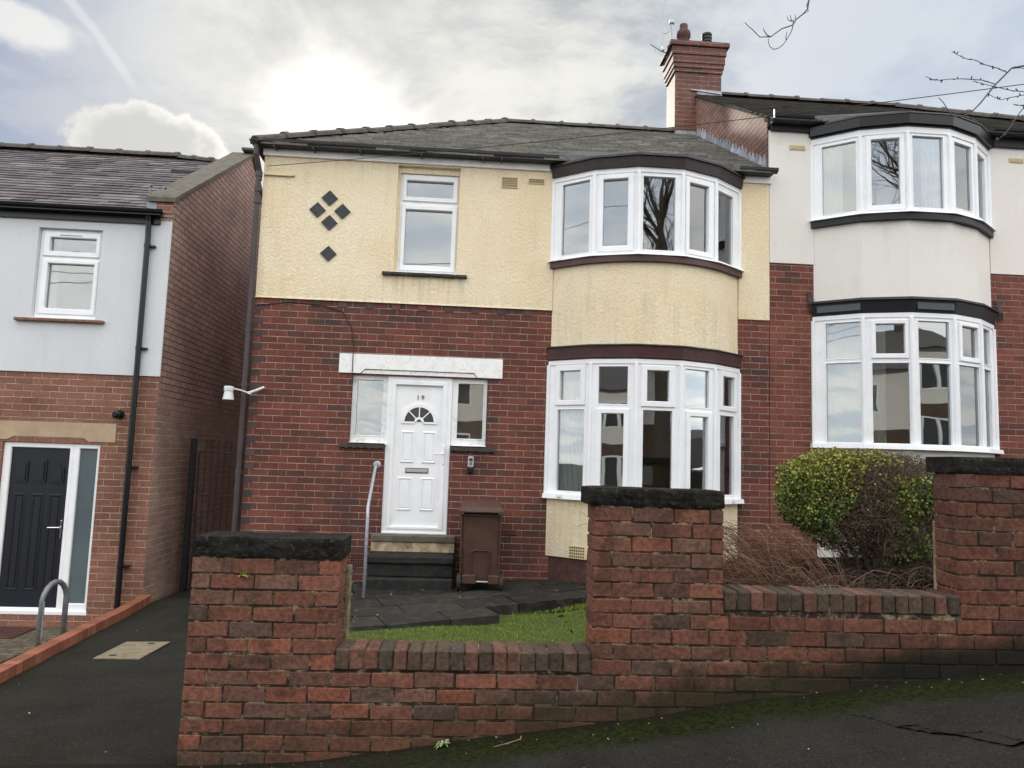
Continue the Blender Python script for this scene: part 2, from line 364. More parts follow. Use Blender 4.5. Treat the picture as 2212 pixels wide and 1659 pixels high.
def paver():
    m, t = newmat('block_paving'); P = pos(t)
    br = t.new('ShaderNodeTexBrick', {'Color1': (.10, .085, .06, 1), 'Color2': (.16, .13, .09, 1), 'Mortar': (.03, .03, .02, 1), 'Scale': 1., 'Mortar Size': .006, 'Brick Width': .2, 'Row Height': .1})
    t.l.new(P, br.inputs['Vector'])
    n = t.noise(P, 20., 5); f = t.ss(n, .3, .7, .7, 1.2)
    finish(t, t.vm('MULTIPLY', br.outputs[0], t.comb(f, f, f)), .9, t.m('SUBTRACT', 1., br.outputs['Fac']), .004)
    return m
M['paver'] = paver()

def glass(name, fac=.2, tint=(.75, .80, .80)):
    m, t = newmat(name)
    tr = t.new('ShaderNodeBsdfTransparent', {'Color': (*tint, 1)})
    g = t.new('ShaderNodeBsdfGlossy', {'Color': (.95, .97, 1, 1), 'Roughness': 0.})
    P = pos(t)
    b = t.new('ShaderNodeBump', {'Strength': 1., 'Distance': .0009}); t.l.new(t.noise(P, 2.4, 1), b.inputs['Height'])
    t.l.new(b.outputs[0], g.inputs['Normal'])
    fr = t.new('ShaderNodeFresnel', {'IOR': 1.5}).outputs[0]
    f = t.m('ADD', fac, fr, clamp=True)
    mx = t.n.new('ShaderNodeMixShader'); t.l.new(f, mx.inputs[0]); t.l.new(tr.outputs[0], mx.inputs[1]); t.l.new(g.outputs[0], mx.inputs[2])
    o = t.new('ShaderNodeOutputMaterial'); t.l.new(mx.outputs[0], o.inputs[0])
    return m
M['glass'] = glass('window_glass', .11, (.88, .91, .90))
M['glassfrost'] = plain('frosted_glass', (.10, .13, .14), .18, .1, 2., spec=.6)
M['doorglass'] = plain('dark_door_glass', (.05, .055, .055), .12, .1, 20., spec=.6)

def cloth(name, c, trans=.5):
    m, t = newmat(name)
    a = t.new('ShaderNodeBsdfDiffuse', {'Color': (*c, 1)}); b = t.new('ShaderNodeBsdfTranslucent', {'Color': (*c, 1)})
    mx = t.n.new('ShaderNodeMixShader'); mx.inputs[0].default_value = trans
    t.l.new(a.outputs[0], mx.inputs[1]); t.l.new(b.outputs[0], mx.inputs[2])
    o = t.new('ShaderNodeOutputMaterial'); t.l.new(mx.outputs[0], o.inputs[0])
    return m
M['net'] = cloth('net_curtain', (.85, .85, .82), .35); M['blind'] = cloth('beige_blind', (.5, .45, .36), .2)
M['drape'] = cloth('lined_curtain', (.62, .58, .50), .3)
M['patterned'] = cloth('brown_curtain', (.36, .30, .22), .3)

# ------------------------------------------------------------------ mesh builder
class MB:
    def __init__(s): s.v = []; s.f = []; s.c = []; s.T = Matrix.Identity(4); s.smooth = False
    def add(s, vs, fs, col=None):
        o = len(s.v); s.v += [s.T @ Vector(p) for p in vs]
        s.f += [tuple(o+i for i in f) for f in fs]; s.c += [col]*len(fs)
    def box(s, x0, x1, y0, y1, z0, z1, col=None):
        s.add([(x, y, z) for z in (z0, z1) for y in (y0, y1) for x in (x0, x1)],
              [(0, 2, 3, 1), (4, 5, 7, 6), (0, 1, 5, 4), (2, 6, 7, 3), (0, 4, 6, 2), (1, 3, 7, 5)], col)
    def cbox(s, x0, x1, y0, y1, z0, z1, c=.004, col=None, jit=0.):
        vs = []; j = lambda: random.uniform(-jit, jit) if jit else 0
        cor = [(i, k, l) for l in (0, 1) for k in (0, 1) for i in (0, 1)]
        for (i, k, l) in cor:
            x = (x0, x1)[i]+j(); y = (y0, y1)[k]+j(); z = (z0, z1)[l]+j()
            sx, sy, sz = (c, -c)[i], (c, -c)[k], (c, -c)[l]
            vs += [(x, y+sy, z+sz), (x+sx, y, z+sz), (x+sx, y+sy, z)]
        q = lambda a, n: a*3+n
        F = []
        for n, quad in ((0, (0, 4, 6, 2)), (0, (1, 3, 7, 5)), (1, (0, 1, 5, 4)), (1, (2, 6, 7, 3)), (2, (0, 2, 3, 1)), (2, (4, 5, 7, 6))):
            F.append(tuple(q(a, n) for a in quad))
        for a, b, n1, n2 in ((0, 1, 1, 2), (2, 3, 1, 2), (4, 5, 1, 2), (6, 7, 1, 2), (0, 2, 0, 2), (1, 3, 0, 2), (4, 6, 0, 2), (5, 7, 0, 2), (0, 4, 0, 1), (1, 5, 0, 1), (2, 6, 0, 1), (3, 7, 0, 1)):
            F.append((q(a, n1), q(b, n1), q(b, n2), q(a, n2)))
        for a in range(8): F.append((q(a, 0), q(a, 1), q(a, 2)))
        s.add(vs, F, col)
    def prism(s, pts, d0, d1, plane='xz', col=None):
        """extrude a polygon given in a plane (xz, xy, yz) from d0 to d1 along the third axis"""
        def P(a, b, d): return {'xz': (a, d, b), 'xy': (a, b, d), 'yz': (d, a, b)}[plane]
        n = len(pts)
        vs = [P(a, b, d0) for a, b in pts]+[P(a, b, d1) for a, b in pts]
        fs = [tuple(range(n)), tuple(range(2*n-1, n-1, -1))]+[(i, i+n, (i+1) % n+n, (i+1) % n) for i in range(n)]
        s.add(vs, fs, col)
    def tube(s, pts, r, n=8, col=None, cap=True):
        pts = [Vector(p) for p in pts]; rs = r if isinstance(r, (list, tuple)) else [r]*len(pts)
        vs = []; prev = None
        for i, p in enumerate(pts):
            d = (pts[min(i+1, len(pts)-1)]-pts[max(i-1, 0)])
            if d.length < 1e-9: d = Vector((0, 0, 1))
            d.normalize()
            if prev is None:
                a = d.cross(Vector((0, 0, 1)));
                if a.length < .1: a = d.cross(Vector((1, 0, 0)))
            else: a = prev - d*prev.dot(d)
            a.normalize(); b = d.cross(a); prev = a
            for k in range(n):
                t = 2*PI*k/n; vs.append(p+(a*math.cos(t)+b*math.sin(t))*rs[i])
        fs = [(i*n+k, i*n+(k+1) % n, (i+1)*n+(k+1) % n, (i+1)*n+k) for i in range(len(pts)-1) for k in range(n)]
        if cap: fs += [tuple(range(n-1, -1, -1)), tuple(range((len(pts)-1)*n, len(pts)*n))]
        s.add(vs, fs, col)
    def lathe(s, prof, c, n=20, axis='z', col=None):
        vs = []
        for r, h in prof:
            for k in range(n):
                t = 2*PI*k/n; a, b = r*math.cos(t), r*math.sin(t)
                vs.append({'z': (c[0]+a, c[1]+b, c[2]+h), 'x': (c[0]+h, c[1]+a, c[2]+b), 'y': (c[0]+a, c[1]+h, c[2]+b)}[axis])
        m = len(prof)
        fs = [(i*n+k, i*n+(k+1) % n, (i+1)*n+(k+1) % n, (i+1)*n+k) for i in range(m-1) for k in range(n)]
        fs += [tuple(range(n-1, -1, -1)), tuple(range((m-1)*n, m*n))]
        s.add(vs, fs, col)
    def quad(s, a, b, c, d, col=None): s.add([a, b, c, d], [(0, 1, 2, 3)], col)
    def build(s, name, mat, parent=None, smooth=False, **tagk):
        me = bpy.data.meshes.new(name); off = Vector((0, 0, 0)); p = parent
        while p is not None: off = off+p.location; p = p.parent
        me.from_pydata([v-off for v in s.v], [], s.f)
        if any(c is not None for c in s.c):
            at = me.color_attributes.new('Col', 'FLOAT_COLOR', 'CORNER'); buf = []
            for f, c in zip(s.f, s.c):
                cc = (*(c or (.5, .5, .5)), 1.); buf += list(cc)*len(f)
            at.data.foreach_set('color', buf)
        me.materials.append(M[mat] if isinstance(mat, str) else mat)
        if smooth: me.polygons.foreach_set('use_smooth', [True]*len(me.polygons))
        me.update(); o = bpy.data.objects.new(name, me); COL.objects.link(o)
        if parent is not None: o.parent = parent
        if tagk: tag(o, **tagk)
        return o
def tag(o, label=None, cat=None, group=None, kind=None):
    if label: o['label'] = label
    if cat: o['category'] = cat
    if group: o['group'] = group
    if kind: o['kind'] = kind
def thing(name, loc, label, cat, group=None):
    o = bpy.data.objects.new(name, None); o.location = loc; o.empty_display_size = .2; COL.objects.link(o)
    tag(o, label, cat, group); return o
def rv(a, b): return random.uniform(a, b)
def pick(cs, j=.12):
    c = random.choice(cs); k = rv(1-j, 1+j); return tuple(x*k for x in c)

def wallgrid(mb, x0, x1, z0, z1, holes, yf, yb):
    """front wall from yf to yb with rectangular openings, reveals included"""
    xs = sorted({x0, x1, *[min(max(h[i], x0), x1) for h in holes for i in (0, 1)]})
    zs = sorted({z0, z1, *[min(max(h[i], z0), z1) for h in holes for i in (2, 3)]})
    def solid(i, k):
        if i < 0 or k < 0 or i >= len(xs)-1 or k >= len(zs)-1: return False
        cx, cz = (xs[i]+xs[i+1])/2, (zs[k]+zs[k+1])/2
        return not any(h[0] < cx < h[1] and h[2] < cz < h[3] for h in holes)
    for i in range(len(xs)-1):
        for k in range(len(zs)-1):
            if not solid(i, k): continue
            a, b, c, d = xs[i], xs[i+1], zs[k], zs[k+1]
            mb.quad((a, yf, c), (b, yf, c), (b, yf, d), (a, yf, d))
            mb.quad((b, yb, c), (a, yb, c), (a, yb, d), (b, yb, d))
            if not solid(i-1, k): mb.quad((a, yb, c), (a, yf, c), (a, yf, d), (a, yb, d))
            if not solid(i+1, k): mb.quad((b, yf, c), (b, yb, c), (b, yb, d), (b, yf, d))
            if not solid(i, k-1): mb.quad((a, yb, c), (b, yb, c), (b, yf, c), (a, yf, c))
            if not solid(i, k+1): mb.quad((a, yf, d), (b, yf, d), (b, yb, d), (a, yb, d))

def ring(mb, o, i, v0, v1, ch=.008):
    """mitred rectangular ring; o, i = (u0,u1,z0,z1); front at v0 (toward the street), back at v1"""
    O = [(o[0], o[2]), (o[1], o[2]), (o[1], o[3]), (o[0], o[3])]; I = [(i[0], i[2]), (i[1], i[2]), (i[1], i[3]), (i[0], i[3])]
    cu, cz = (o[0]+o[1])/2, (o[2]+o[3])/2
    def shr(p, k): return (p[0]+(k if p[0] < cu else -k), p[1]+(k if p[1] < cz else -k))
    for a in range(4):
        b = (a+1) % 4
        L = [(*O[a], v1), (*O[a], v0+ch), (*shr(O[a], ch), v0), (*shr(I[a], -ch), v0), (*I[a], v0+ch), (*I[a], v1)]
        R = [(*O[b], v1), (*O[b], v0+ch), (*shr(O[b], ch), v0), (*shr(I[b], -ch), v0), (*I[b], v0+ch), (*I[b], v1)]
        vs = [(p[0], p[2], p[1]) for p in L+R]
        mb.add(vs, [(k, k+6, k+7, k+1) for k in range(5)])

def panel(mb, panes, Tm, Wd, z0, z1, glasses, sashes, frame_d=.07):
    """window panel in facet coordinates: frame slab with openings, sash rings, glass"""
    mb.T = Tm
    hol = [(g[0], g[1], g[2], g[3]) for g in glasses]
    wallgrid(mb, 0, Wd, z0, z1, hol, 0, frame_d)
    for g in glasses:
        s = next((s for s in sashes if s[0] < g[0] and s[1] > g[1] and s[2] < g[2] and s[3] > g[3]), None)
        if s: ring(mb, s, g, -.022, .002, .008)
        else: ring(mb, (g[0]-.016, g[1]+.016, g[2]-.016, g[3]+.016), g, -.006, .002, .005)
        p = MB(); p.T = Tm; p.box(g[0]-.004, g[1]+.004, .030, .036, g[2]-.004, g[3]+.004); panes.append(p)
    mb.T = Matrix.Identity(4)

def facetT(a, b):
    u = (Vector(b)-Vector(a)).normalized(); v = Vector((-u.y, u.x))
    return Matrix(((u.x, v.x, 0, a[0]), (u.y, v.y, 0, a[1]), (0, 0, 1, 0), (0, 0, 0, 1)))

BAY = [(1.085, 0), (1.57, -.38), (2.11, -.57), (2.68, -.57), (3.18, -.36), (3.63, 0)]
def offs(P, d):
    """offset the open bay outline outwards by d (towards the street)"""
    out = []
    n = len(P)
    for i in range(n):
        ns = []
        for a, b in ((i-1, i), (i, i+1)):
            if a < 0 or b >= n: continue
            e = Vector(P[b])-Vector(P[a]); e.normalize(); ns.append(Vector((e.y, -e.x)))
        nn = sum(ns, Vector((0, 0))); nn.normalize(); k = d/max(nn.dot(ns[0]), .3)
        out.append((P[i][0]+nn.x*k, P[i][1]+nn.y*k))
    # ends run back to the wall
    return out
def shiftP(P, dx): return [(x+dx, y) for x, y in P]
def arcP(P, n=20):
    """smooth curve through the bay outline (Catmull-Rom)"""
    Q = [(2*P[0][0]-P[1][0], 2*P[0][1]-P[1][1])]+list(P)+[(2*P[-1][0]-P[-2][0], 2*P[-1][1]-P[-2][1])]
    out = []
    for i in range(1, len(Q)-2):
        for k in range(n//5):
            t = k/(n//5); p0, p1, p2, p3 = [Vector(Q[i+j]) for j in (-1, 0, 1, 2)]
            out.append(tuple(.5*((2*p1)+(p2-p0)*t+(2*p0-5*p1+4*p2-p3)*t*t+(3*p1-p0-3*p2+p3)*t**3)))
    out.append(P[-1]); return out
def band(mb, P, z0, z1, d0, d1=None, y_end=.1, zt=None, col=None):
    """solid band following the outline: outer face offset d0 at the bottom, d1 at the top; closed back to y_end"""
    d1 = d0 if d1 is None else d1
    A, B = offs(P, d0), offs(P, d1)
    A = [(A[0][0], y_end)]+A+[(A[-1][0], y_end)]; B = [(B[0][0], y_end)]+B+[(B[-1][0], y_end)]
    n = len(A); vs = [(x, y, z0) for x, y in A]+[(x, y, z1) for x, y in B]
    fs = [(i, i+1, i+1+n, i+n) for i in range(n-1)]+[tuple(range(n-1, -1, -1)), tuple(range(n, 2*n)), (n-1, 0, n, 2*n-1)]
    mb.add(vs, fs, col)

def vent(house, x0, x1, z0, z1, nx, nz, mat, y=-.012, name='air_vent'):
    b = MB(); b.cbox(x0, x1, y-.008, y+.05, z0, z1, .003); v = b.build(name, mat, house)
    h = MB(); px, pz = (x1-x0)/(nx+.6), (z1-z0)/(nz+.6)
    for i in range(nx):
        for k in range(nz):
            cx, cz = x0+px*(i+.8), z0+pz*(k+.8); s = min(px, pz)*.36
            h.box(cx-s, cx+s, y-.0105, y-.004, cz-s, cz+s)
    h.build('vent_hole', 'hole', v)
    return v

def slates(mb, y0, z0, sl, y1, xl, xr, gauge, wd, cols, t=.012, holes=()):
    th = math.atan(sl); ct, st = math.cos(th), math.sin(th); n = int((y1-y0)/(gauge*ct))+1
    for r in range(n):
        s0 = r*gauge; s1 = s0+gauge*1.15
        ya = y0+s0*ct; yb = y0+s1*ct; ym = (ya+min(yb, y1))/2
        if yb > y1: yb = y1; s1 = (y1-y0)/ct
        a, b = xl(ym), xr(ym); x = a-(rv(.2, .8) if 1 else 0)*wd+((r % 2)*.5)*wd
        while x < b:
            xa, xb = max(x, a), min(x+wd-.004, b)
            if xb-xa > .02:
                k = t*rv(.75, 1.5); dj = rv(-.006, .006); e = rv(0, .004)
                def p(xx, yy, ss_, hh): return (xx, yy-hh*st, z0+(yy-y0)*sl+hh*ct)
                yj = ya+dj; c = pick(cols, .12)
                A = [p(xa, yj, 0, k+.004), p(xb, yj, 0, k+.004+e), p(xb, yb, 0, .005), p(xa, yb, 0, .005)]
                B = [p(xa, yj, 0, .0), p(xb, yj, 0, .0)]
                mb.add(A+B, [(0, 1, 2, 3), (4, 5, 1, 0), (4, 0, 3), (1, 5, 2)], c)
            x += wd
def ridgeline(mb, a, b, r=.10, seg=.45, drop=0.):
    a, b = Vector(a), Vector(b); L = (b-a).length; n = max(1, int(L/seg)); d = (b-a)/n
    side = Vector((d.y, -d.x, 0)).normalized(); up = side.cross(d).normalized();
    if up.z < 0: up = -up
    for i in range(n):
        p, q = a+d*i, a+d*(i+1); vs = []
        lift = rv(-.006, .01)
        for base, k in ((p, 1.), (q, 1.0)):
            for j in range(7):
                t = PI*j/6
                vs.append(base+side*math.cos(t)*r*1.25*k+up*(math.sin(t)*r*k-.02+lift))
        mb.add(vs, [(j, j+1, j+8, j+7) for j in range(6)]+[tuple(range(6, -1, -1)), tuple(range(7, 14))])
        # raised collar / mortar lump at each joint
        vs = []
        for base in (q-d.normalized()*.035, q+d.normalized()*.03):
            for j in range(7):
                t = PI*j/6
                vs.append(base+side*math.cos(t)*(r*1.25+.012)+up*(math.sin(t)*(r+rv(.010, .026))-.02+lift))
        mb.add(vs, [(j, j+1, j+8, j+7) for j in range(6)]+[tuple(range(6, -1, -1)), tuple(range(7, 14))])
def gutter(mb, x0, x1, y, z, r=.055):
    vs = []; n = 7
    for x in (x0, x1):
        for k in range(n):
            t = PI+PI*k/(n-1); vs.append((x, y+r*math.cos(t), z+r*math.sin(t)))
        for k in range(n):
            t = 2*PI-PI*k/(n-1); vs.append((x, y+(r-.006)*math.cos(t), z+(r-.006)*math.sin(t)))
    m = 2*n
    mb.add(vs, [(k, (k+1) % m, (k+1) % m+m, k+m) for k in range(m)]+[tuple(range(m-1, -1, -1)), tuple(range(m, 2*m))])

# ================================================================== HOUSE 19
H = thing('house', (.65, 0, 0), 'dark red brick house with cream rendered upper floor and white door numbered 19', 'house')
X0, X1 = -2.74, 4.045
doorhole = (-1.005, -.165, .61, 2.62); slh = (-1.46, -1.005, 1.74, 2.62); srh = (-.165, .295, 1.74, 2.62)
bayhole = (1.10, 3.62, 1.12, 3.2)
b = MB(); wallgrid(b, X0, X1, -.6, 3.56, [doorhole, slh, srh, bayhole], 0, .24)
b.box(X0, X0+.25, .245, 6.9, -.8, 5.45); b.box(X0+.255, X1-.05, 6.66, 6.9, -.8, 5.45)
b.build('brick_wall', 'brick19', H)
b = MB()                                     # bluish header bricks at the corner and along the top course
HD = [(.056, .044, .045), (.070, .050, .048), (.085, .060, .055)]
k = 0
z = 3.56-.0848
while z > .2:
    if k % 2 == 1: b.box(X0-.002, X0+.112, -.0025, .05, z+.010, z+.0848, pick(HD))
    z -= .0848; k += 1
for i in range(11):
    x = -2.38+i*.345
    if x < 1.0: b.cbox(x, x+.11, -.006, .05, 3.56-.080, 3.552, .002, pick(HD if i not in (4, 5) else [(.16, .055, .045)]))
b.build('header_bricks', colmat('header_brick', .7, .2, 40, .001), H)
b = MB(); wallgrid(b, X0-.004, X1, 3.562, 5.5, [(-1.0, -.175, 3.985, 5.432), (1.10, 3.62, 3.3, 5.6)], -.016, .24)
b.add([(X0-.004, -.017, 3.59), (1.1, -.017, 3.59), (1.1, -.026, 3.562), (X0-.004, -.026, 3.562)], [(0, 3, 2, 1)])
b.build('render_wall', 'cream', H)
b = MB(); b.cbox(X0-.02, 1.02, -.05, -.018, 5.452, 5.575, .003); b.cbox(3.66, X1+.03, -.05, -.018, 5.455, 5.575, .003)
b.box(X0-.02, X1, -.19, -.052, 5.545, 5.556); b.build('fascia', 'wood_white', H)
b = MB(); gutter(b, X0-.12, 1.12, -.17, 5.605, .062); b.build('gutter', 'gutter', H)
b = MB(); gutter(b, 3.56, X1+.045, -.17, 5.605, .062)
b.build('gutter', 'gutter', H)
b = MB()
for x in (-2.6, -2.1, -1.5, -.7, .1, .35): b.box(x, x+.02, -.20, -.05, 5.515, 5.535)
b.build('gutter_brackets', 'gutter', H)
# left return gutter
b = MB(); b.T = Matrix.Translation((X0-.11, 0, 0)) @ Matrix.Rotation(PI/2, 4, 'Z'); gutter(b, -.2, 6.9, 0, 5.605, .062); b.build('gutter', 'gutter', H)
# roof
SL = .60; ZE = 5.66; YR = 3.3; EY = -.2; XH = .52; XC = X0-.10
def zr(y): return ZE+SL*y
b = MB(); zt = zr(YR)
b.add([(XC, EY, zr(EY)), (X1, EY, zr(EY)), (X1, YR, zt), (XH, YR, zt), (XC, 6.8+.2, zr(EY)), (X1, 7., zr(EY))],
      [(0, 1, 2, 3), (0, 3, 4), (3, 2, 5, 4), (0, 4, 5, 1)])
roof = b.build('roof', 'darklead', H)
sc19 = [(.25, .243, .222), (.28, .272, .25), (.22, .214, .197), (.33, .32, .295), (.25, .24, .205), (.19, .186, .17), (.235, .23, .185)]
b = MB(); slates(b, EY, zr(EY)+.004, SL, YR, lambda y: XC+(y-EY)*(XH-XC)/(YR-EY)+.02, lambda y: X1-.005, .112, .22, sc19, .020)
b.build('slates', 'slate19', roof)
b = MB(); b.T = Matrix.Translation((XC, 0, 0)) @ Matrix.Rotation(-PI/2, 4, 'Z')
sl2 = (zt-zr(EY))/(XH-XC)
slates(b, 0, zr(EY)+.004, sl2, XH-XC, lambda y: -7.0+y*(7.-YR)/(XH-XC), lambda y: -EY-y*(YR-EY)/(XH-XC), .158, .255, sc19)
b.build('slates', 'slate19', roof)
b = MB(); ridgeline(b, (XC, EY, zr(EY)+.03), (XH, YR, zt+.03), .085, .45); ridgeline(b, (XH, YR, zt+.03), (3.62, YR, zt+.03), .085, .45)
b.build('ridge_tiles', 'ridge', roof)
# upstairs window
b = MB(); panes = []
Tm = Matrix.Translation((-.967, .085, 0)); Wd = .774
panel(b, panes, Tm, Wd, 3.99, 5.35, [(.082, .702, 5.036, 5.262), (.082, .702, 4.103, 4.862)], [(.03, .765, 4.975, 5.335), (.03, .765, 4.03, 4.925)])
b.build('window', 'upvc', H); b = MB(); b.box(-1.0, -.968, .05, .2, 3.98, 5.432); b.box(-.192, -.175, .05, .2, 3.98, 5.432); b.box(-.967, -.193, .05, .2, 5.352, 5.432); b.build('window_reveal', 'cream', H); win = bpy.context.scene.objects['window']
for p in panes: p.build('pane', 'glass', win)
b = MB()
for k in range(7):
    x = -1.14+k*.158; b.cbox(x, x+.155, -.075, .07, 3.93+rv(0, .004), 3.972, .006, jit=.003)
b.build('sill', 'slatesill', win)
b = MB(); b.cbox(-.98, -.168, -.012, .08, 3.974, 3.992, .003); b.build('sill_cap', 'upvcdirty', win)
b = MB(); b.box(-.9, .0, .6, .62, 3.9, 5.5); b.build('window_blind', 'blind', H)
# diamonds
for cx, cz in ((-1.873, 4.922), (-2.022, 4.756), (-1.699, 4.752), (-1.861, 4.592), (-1.850, 4.178)):
    b = MB(); R = .105; h = 0.106
    b.prism([(cx, cz+R), (cx+h, cz), (cx, cz-R), (cx-h, cz)], -.034, -.01); b.build('diamond_tile', 'diamond', H)
vent(H, .376, .593, 5.198, 5.345, 7, 4, 'ventc', -.026); vent(H, .733, .95, 5.273, 5.345, 7, 2, 'ventc', -.026)
vent(H, -2.04, -1.81, .619, .690, 7, 2, 'ventr'); vent(H, -1.365, -1.17, .205, .355, 6, 4, 'ventr'); vent(H, .545, .735, .628, .696, 7, 2, 'ventr')
b = MB(); b.cbox(-2.74, -2.35, -.05, -.02, 5.185, 5.203, .003); b.cbox(-2.36, -2.345, -.05, -.02, 5.185, 5.225, .003); b.build('bracket', 'ventc', H)
# drainpipe at the left corner
b = MB(); px, py = -2.80, -.05
b.tube([(px-.02, -.16, 5.58), (px-.02, -.15, 5.42), (px+.012, py, 5.20), (px+.012, py, 5.10)], .036, 10)
b.tube([(px, py, 5.15), (px+.005, py, 3.2), (px, py, -.35)], .034, 12)
for z in (5.22, 5.02, 4.86): b.tube([(px+.006, py, z), (px+.006, py, z-.07)], .046, 12)
for z in (3.15, 2.45, 1.35): b.tube([(px+.003, py, z), (px+.003, py, z-.05)], .040, 12); b.box(px-.05, px+.06, py+.02, 0.02, z-.04, z-.015)
b.build('drainpipe', 'greypipe', H, smooth=False)
# lintel
b = MB(); b.prism([(-1.632, 2.632), (-1.36, 2.632), (-1.30, 2.690), (.105, 2.690), (.15, 2.632), (.474, 2.630), (.474, 2.884), (-1.632, 2.880)], -.022, .12)
b.prism([(-1.30, 2.68), (.105, 2.68), (.14, 2.632), (-1.35, 2.632)], -.004, .1)
b.build('lintel', 'lintel', H)
# door group
for xo, gl_, sx_ in ((-1.456, (.060, .392, 1.838, 2.552), (-1.465, -.985)), (-.165, (.075, .405, 1.838, 2.552), (-.15, .30))):
    b = MB(); panes = []; panel(b, panes, Matrix.Translation((xo, .06, 0)), .451, 1.745, 2.62, [gl_], [], .07)
    fr = b.build('sidelight_frame', 'upvcdirty', H)
    for p in panes: p.build('pane', 'glass', fr)
    b = MB(); b.cbox(sx_[0], sx_[1], .0, .06, 1.722, 1.746, .004); b.build('sill_cap', 'upvcdirty', fr)
for xa, xb in ((-1.575, -1.005), (-.16, .405)):
    b = MB(); pts = [(xa, 1.720), (xa, 1.693)]; n = 12
    for k in range(n+1): pts.append((xa+(xb-xa)*k/n, 1.682 if k % 2 else 1.668))
    pts += [(xb, 1.720)]; b.prism(pts[::-1], -.045, .058); b.build('sill', 'slatesill', fr)
b = MB(); b.T = Matrix.Translation((-1.003, .035, 0))
ring(b, (0., .836, .612, 2.618), (.07, .766, .675, 2.55), 0, .08, .006); ring(b, (.058, .778, .66, 2.56), (.11, .716, .70, 2.505), -.012, .05, .008)
b.T = Matrix.Identity(4); b.cbox(-1.0, -.17, .02, .09, .606, .625, .003)
dfr = b.build('door_frame', 'upvc', H)
b = MB(); b.box(-.905, -.275, .062, .10, .68, 2.51)
b.T = Matrix.Translation((0, .062, 0))
for x0_, x1_, z0_, z1_ in ((-.805, -.632, 1.504, 1.912), (-.528, -.352, 1.504, 1.912), (-.825, -.640, .897, 1.318), (-.530, -.352, .897, 1.318)):
    ring(b, (x0_, x1_, z0_, z1_), (x0_+.028, x1_-.028, z0_+.028, z1_-.028), -.014, .01, .010)
    b.cbox(x0_+.034, x1_-.034, -.010, .01, z0_+.034, z1_-.034, .006)
b.T = Matrix.Identity(4)
def halfring(mb, cx, cz, ri, ro, y0, y1, n=24, legs=0.):
    vs = []; ps = [PI*k/n for k in range(n+1)]
    for y in (y0, y1):
        for r in (ro, ri): vs += [(cx+r*math.cos(t), y, cz+r*math.sin(t)) for t in ps]
    m = n+1
    fs = []
    for k in range(n):
        fs += [(k+1, k, m+k, m+k+1), (k, k+1, 2*m+k+1, 2*m+k), (m+k+1, m+k, 3*m+k, 3*m+k+1)]
    mb.add(vs, fs)
cx, cz = -.582, 2.035
halfring(b, cx, cz, .188, .235, .046, .07); halfring(b, cx, cz, .03, .062, .046, .07)
b.cbox(cx-.235, cx-.055, .046, .07, cz-.028, cz-.002, .003); b.cbox(cx+.055, cx+.235, .046, .07, cz-.028, cz-.002, .003)
for a in (45, 90, 135):
    t = math.radians(a); d = Vector((math.cos(t), 0, math.sin(t))); s = Vector((-d.z, 0, d.x))*.007
    p, q = Vector((cx, 0, cz))+d*.058, Vector((cx, 0, cz))+d*.19
    vs = [p+s, q+s, q-s, p-s]; b.add([(v.x, y, v.z) for y in (.048, .062) for v in vs], [(0, 1, 2, 3), (0, 4, 5, 1), (2, 6, 7, 3)])
door = b.build('door', 'upvc', H)
b = MB(); n = 20; b.add([(cx, .0595, cz)]+[(cx+.19*math.cos(PI*k/n), .0595, cz+.19*math.sin(PI*k/n)) for k in range(n+1)], [(0, k+2, k+1) for k in range(n)])
b.build('fanlight_glass', 'doorglass', door)
b = MB(); b.cbox(-.729, -.436, .052, .064, 1.374, 1.440, .003); b.build('letterbox_rim', 'blackpaint', door)
b = MB(); b.cbox(-.720, -.445, .046, .060, 1.384, 1.430, .004); b.build('letterbox', 'grey', door)
b = MB(); b.cbox(-.262, -.232, .010, .03, 1.49, 1.735, .008); b.tube([(-.247, .015, 1.632), (-.247, -.03, 1.632), (-.37, -.035, 1.630)], .009, 8); b.cbox(-.253, -.241, .004, .012, 1.525, 1.556, .002)
b.build('handle', 'upvc', door)
fc = bpy.data.curves.new('number', 'FONT'); fc.body = '1 9'; fc.size = .078; fc.extrude = .002; fc.align_x = 'CENTER'; fc.offset = .0012
tmp = bpy.data.objects.new('tmp', fc); COL.objects.link(tmp); bpy.context.view_layer.update()
me = bpy.data.meshes.new_from_object(tmp.evaluated_get(bpy.context.evaluated_depsgraph_get()))
me.transform(Matrix.Translation(Vector((-.578, .057, 2.325))-H.location) @ Matrix.Rotation(PI/2, 4, 'X'))
me.materials.clear(); me.materials.append(plain('number_grey', (.12, .11, .10), .4))
bpy.data.objects.remove(tmp); nb_ = bpy.data.objects.new('door_number', me); COL.objects.link(nb_); nb_.parent = door

def bay_window(house, P, glz, z0, z1, zh, head_extra, up, name):
    """five faceted lights with posts; returns the frame object"""
    b = MB(); panes = []
    for i in range(5):
        L = math.dist(P[i], P[i+1])
        gl, sa = glz[i]
        g = MB(); ps = []
        panel(b, ps, facetT(P[i], P[i+1]), L, z0, z1, gl, sa); panes += ps
    for (x, y) in offs(P, .006): b.lathe([(.026, z0), (.026, z1)], (x, y, 0), 8)
    band(b, P, z1, zh, .014, y_end=.05)
    b.box(P[0][0]-.0, P[0][0]+.03, -.0, .08, z0, z1); b.box(P[-1][0]-.03, P[-1][0], .0, .08, z0, z1)
    o = b.build('bay_window', 'upvc', house)
    for p in panes: p.build('pane', 'glass', o)
    return o
UP19 = [([(.137, .547, 4.286, 5.250)], []), ([(.118, .436, 4.34, 5.223)], [(.055, .512, 4.268, 5.288)]), ([(.058, .472, 4.287, 5.246)], []),
        ([(.100, .414, 4.33, 5.207)], [(.038, .498, 4.265, 5.275)]), ([(.062, .420, 4.26, 5.208)], [])]
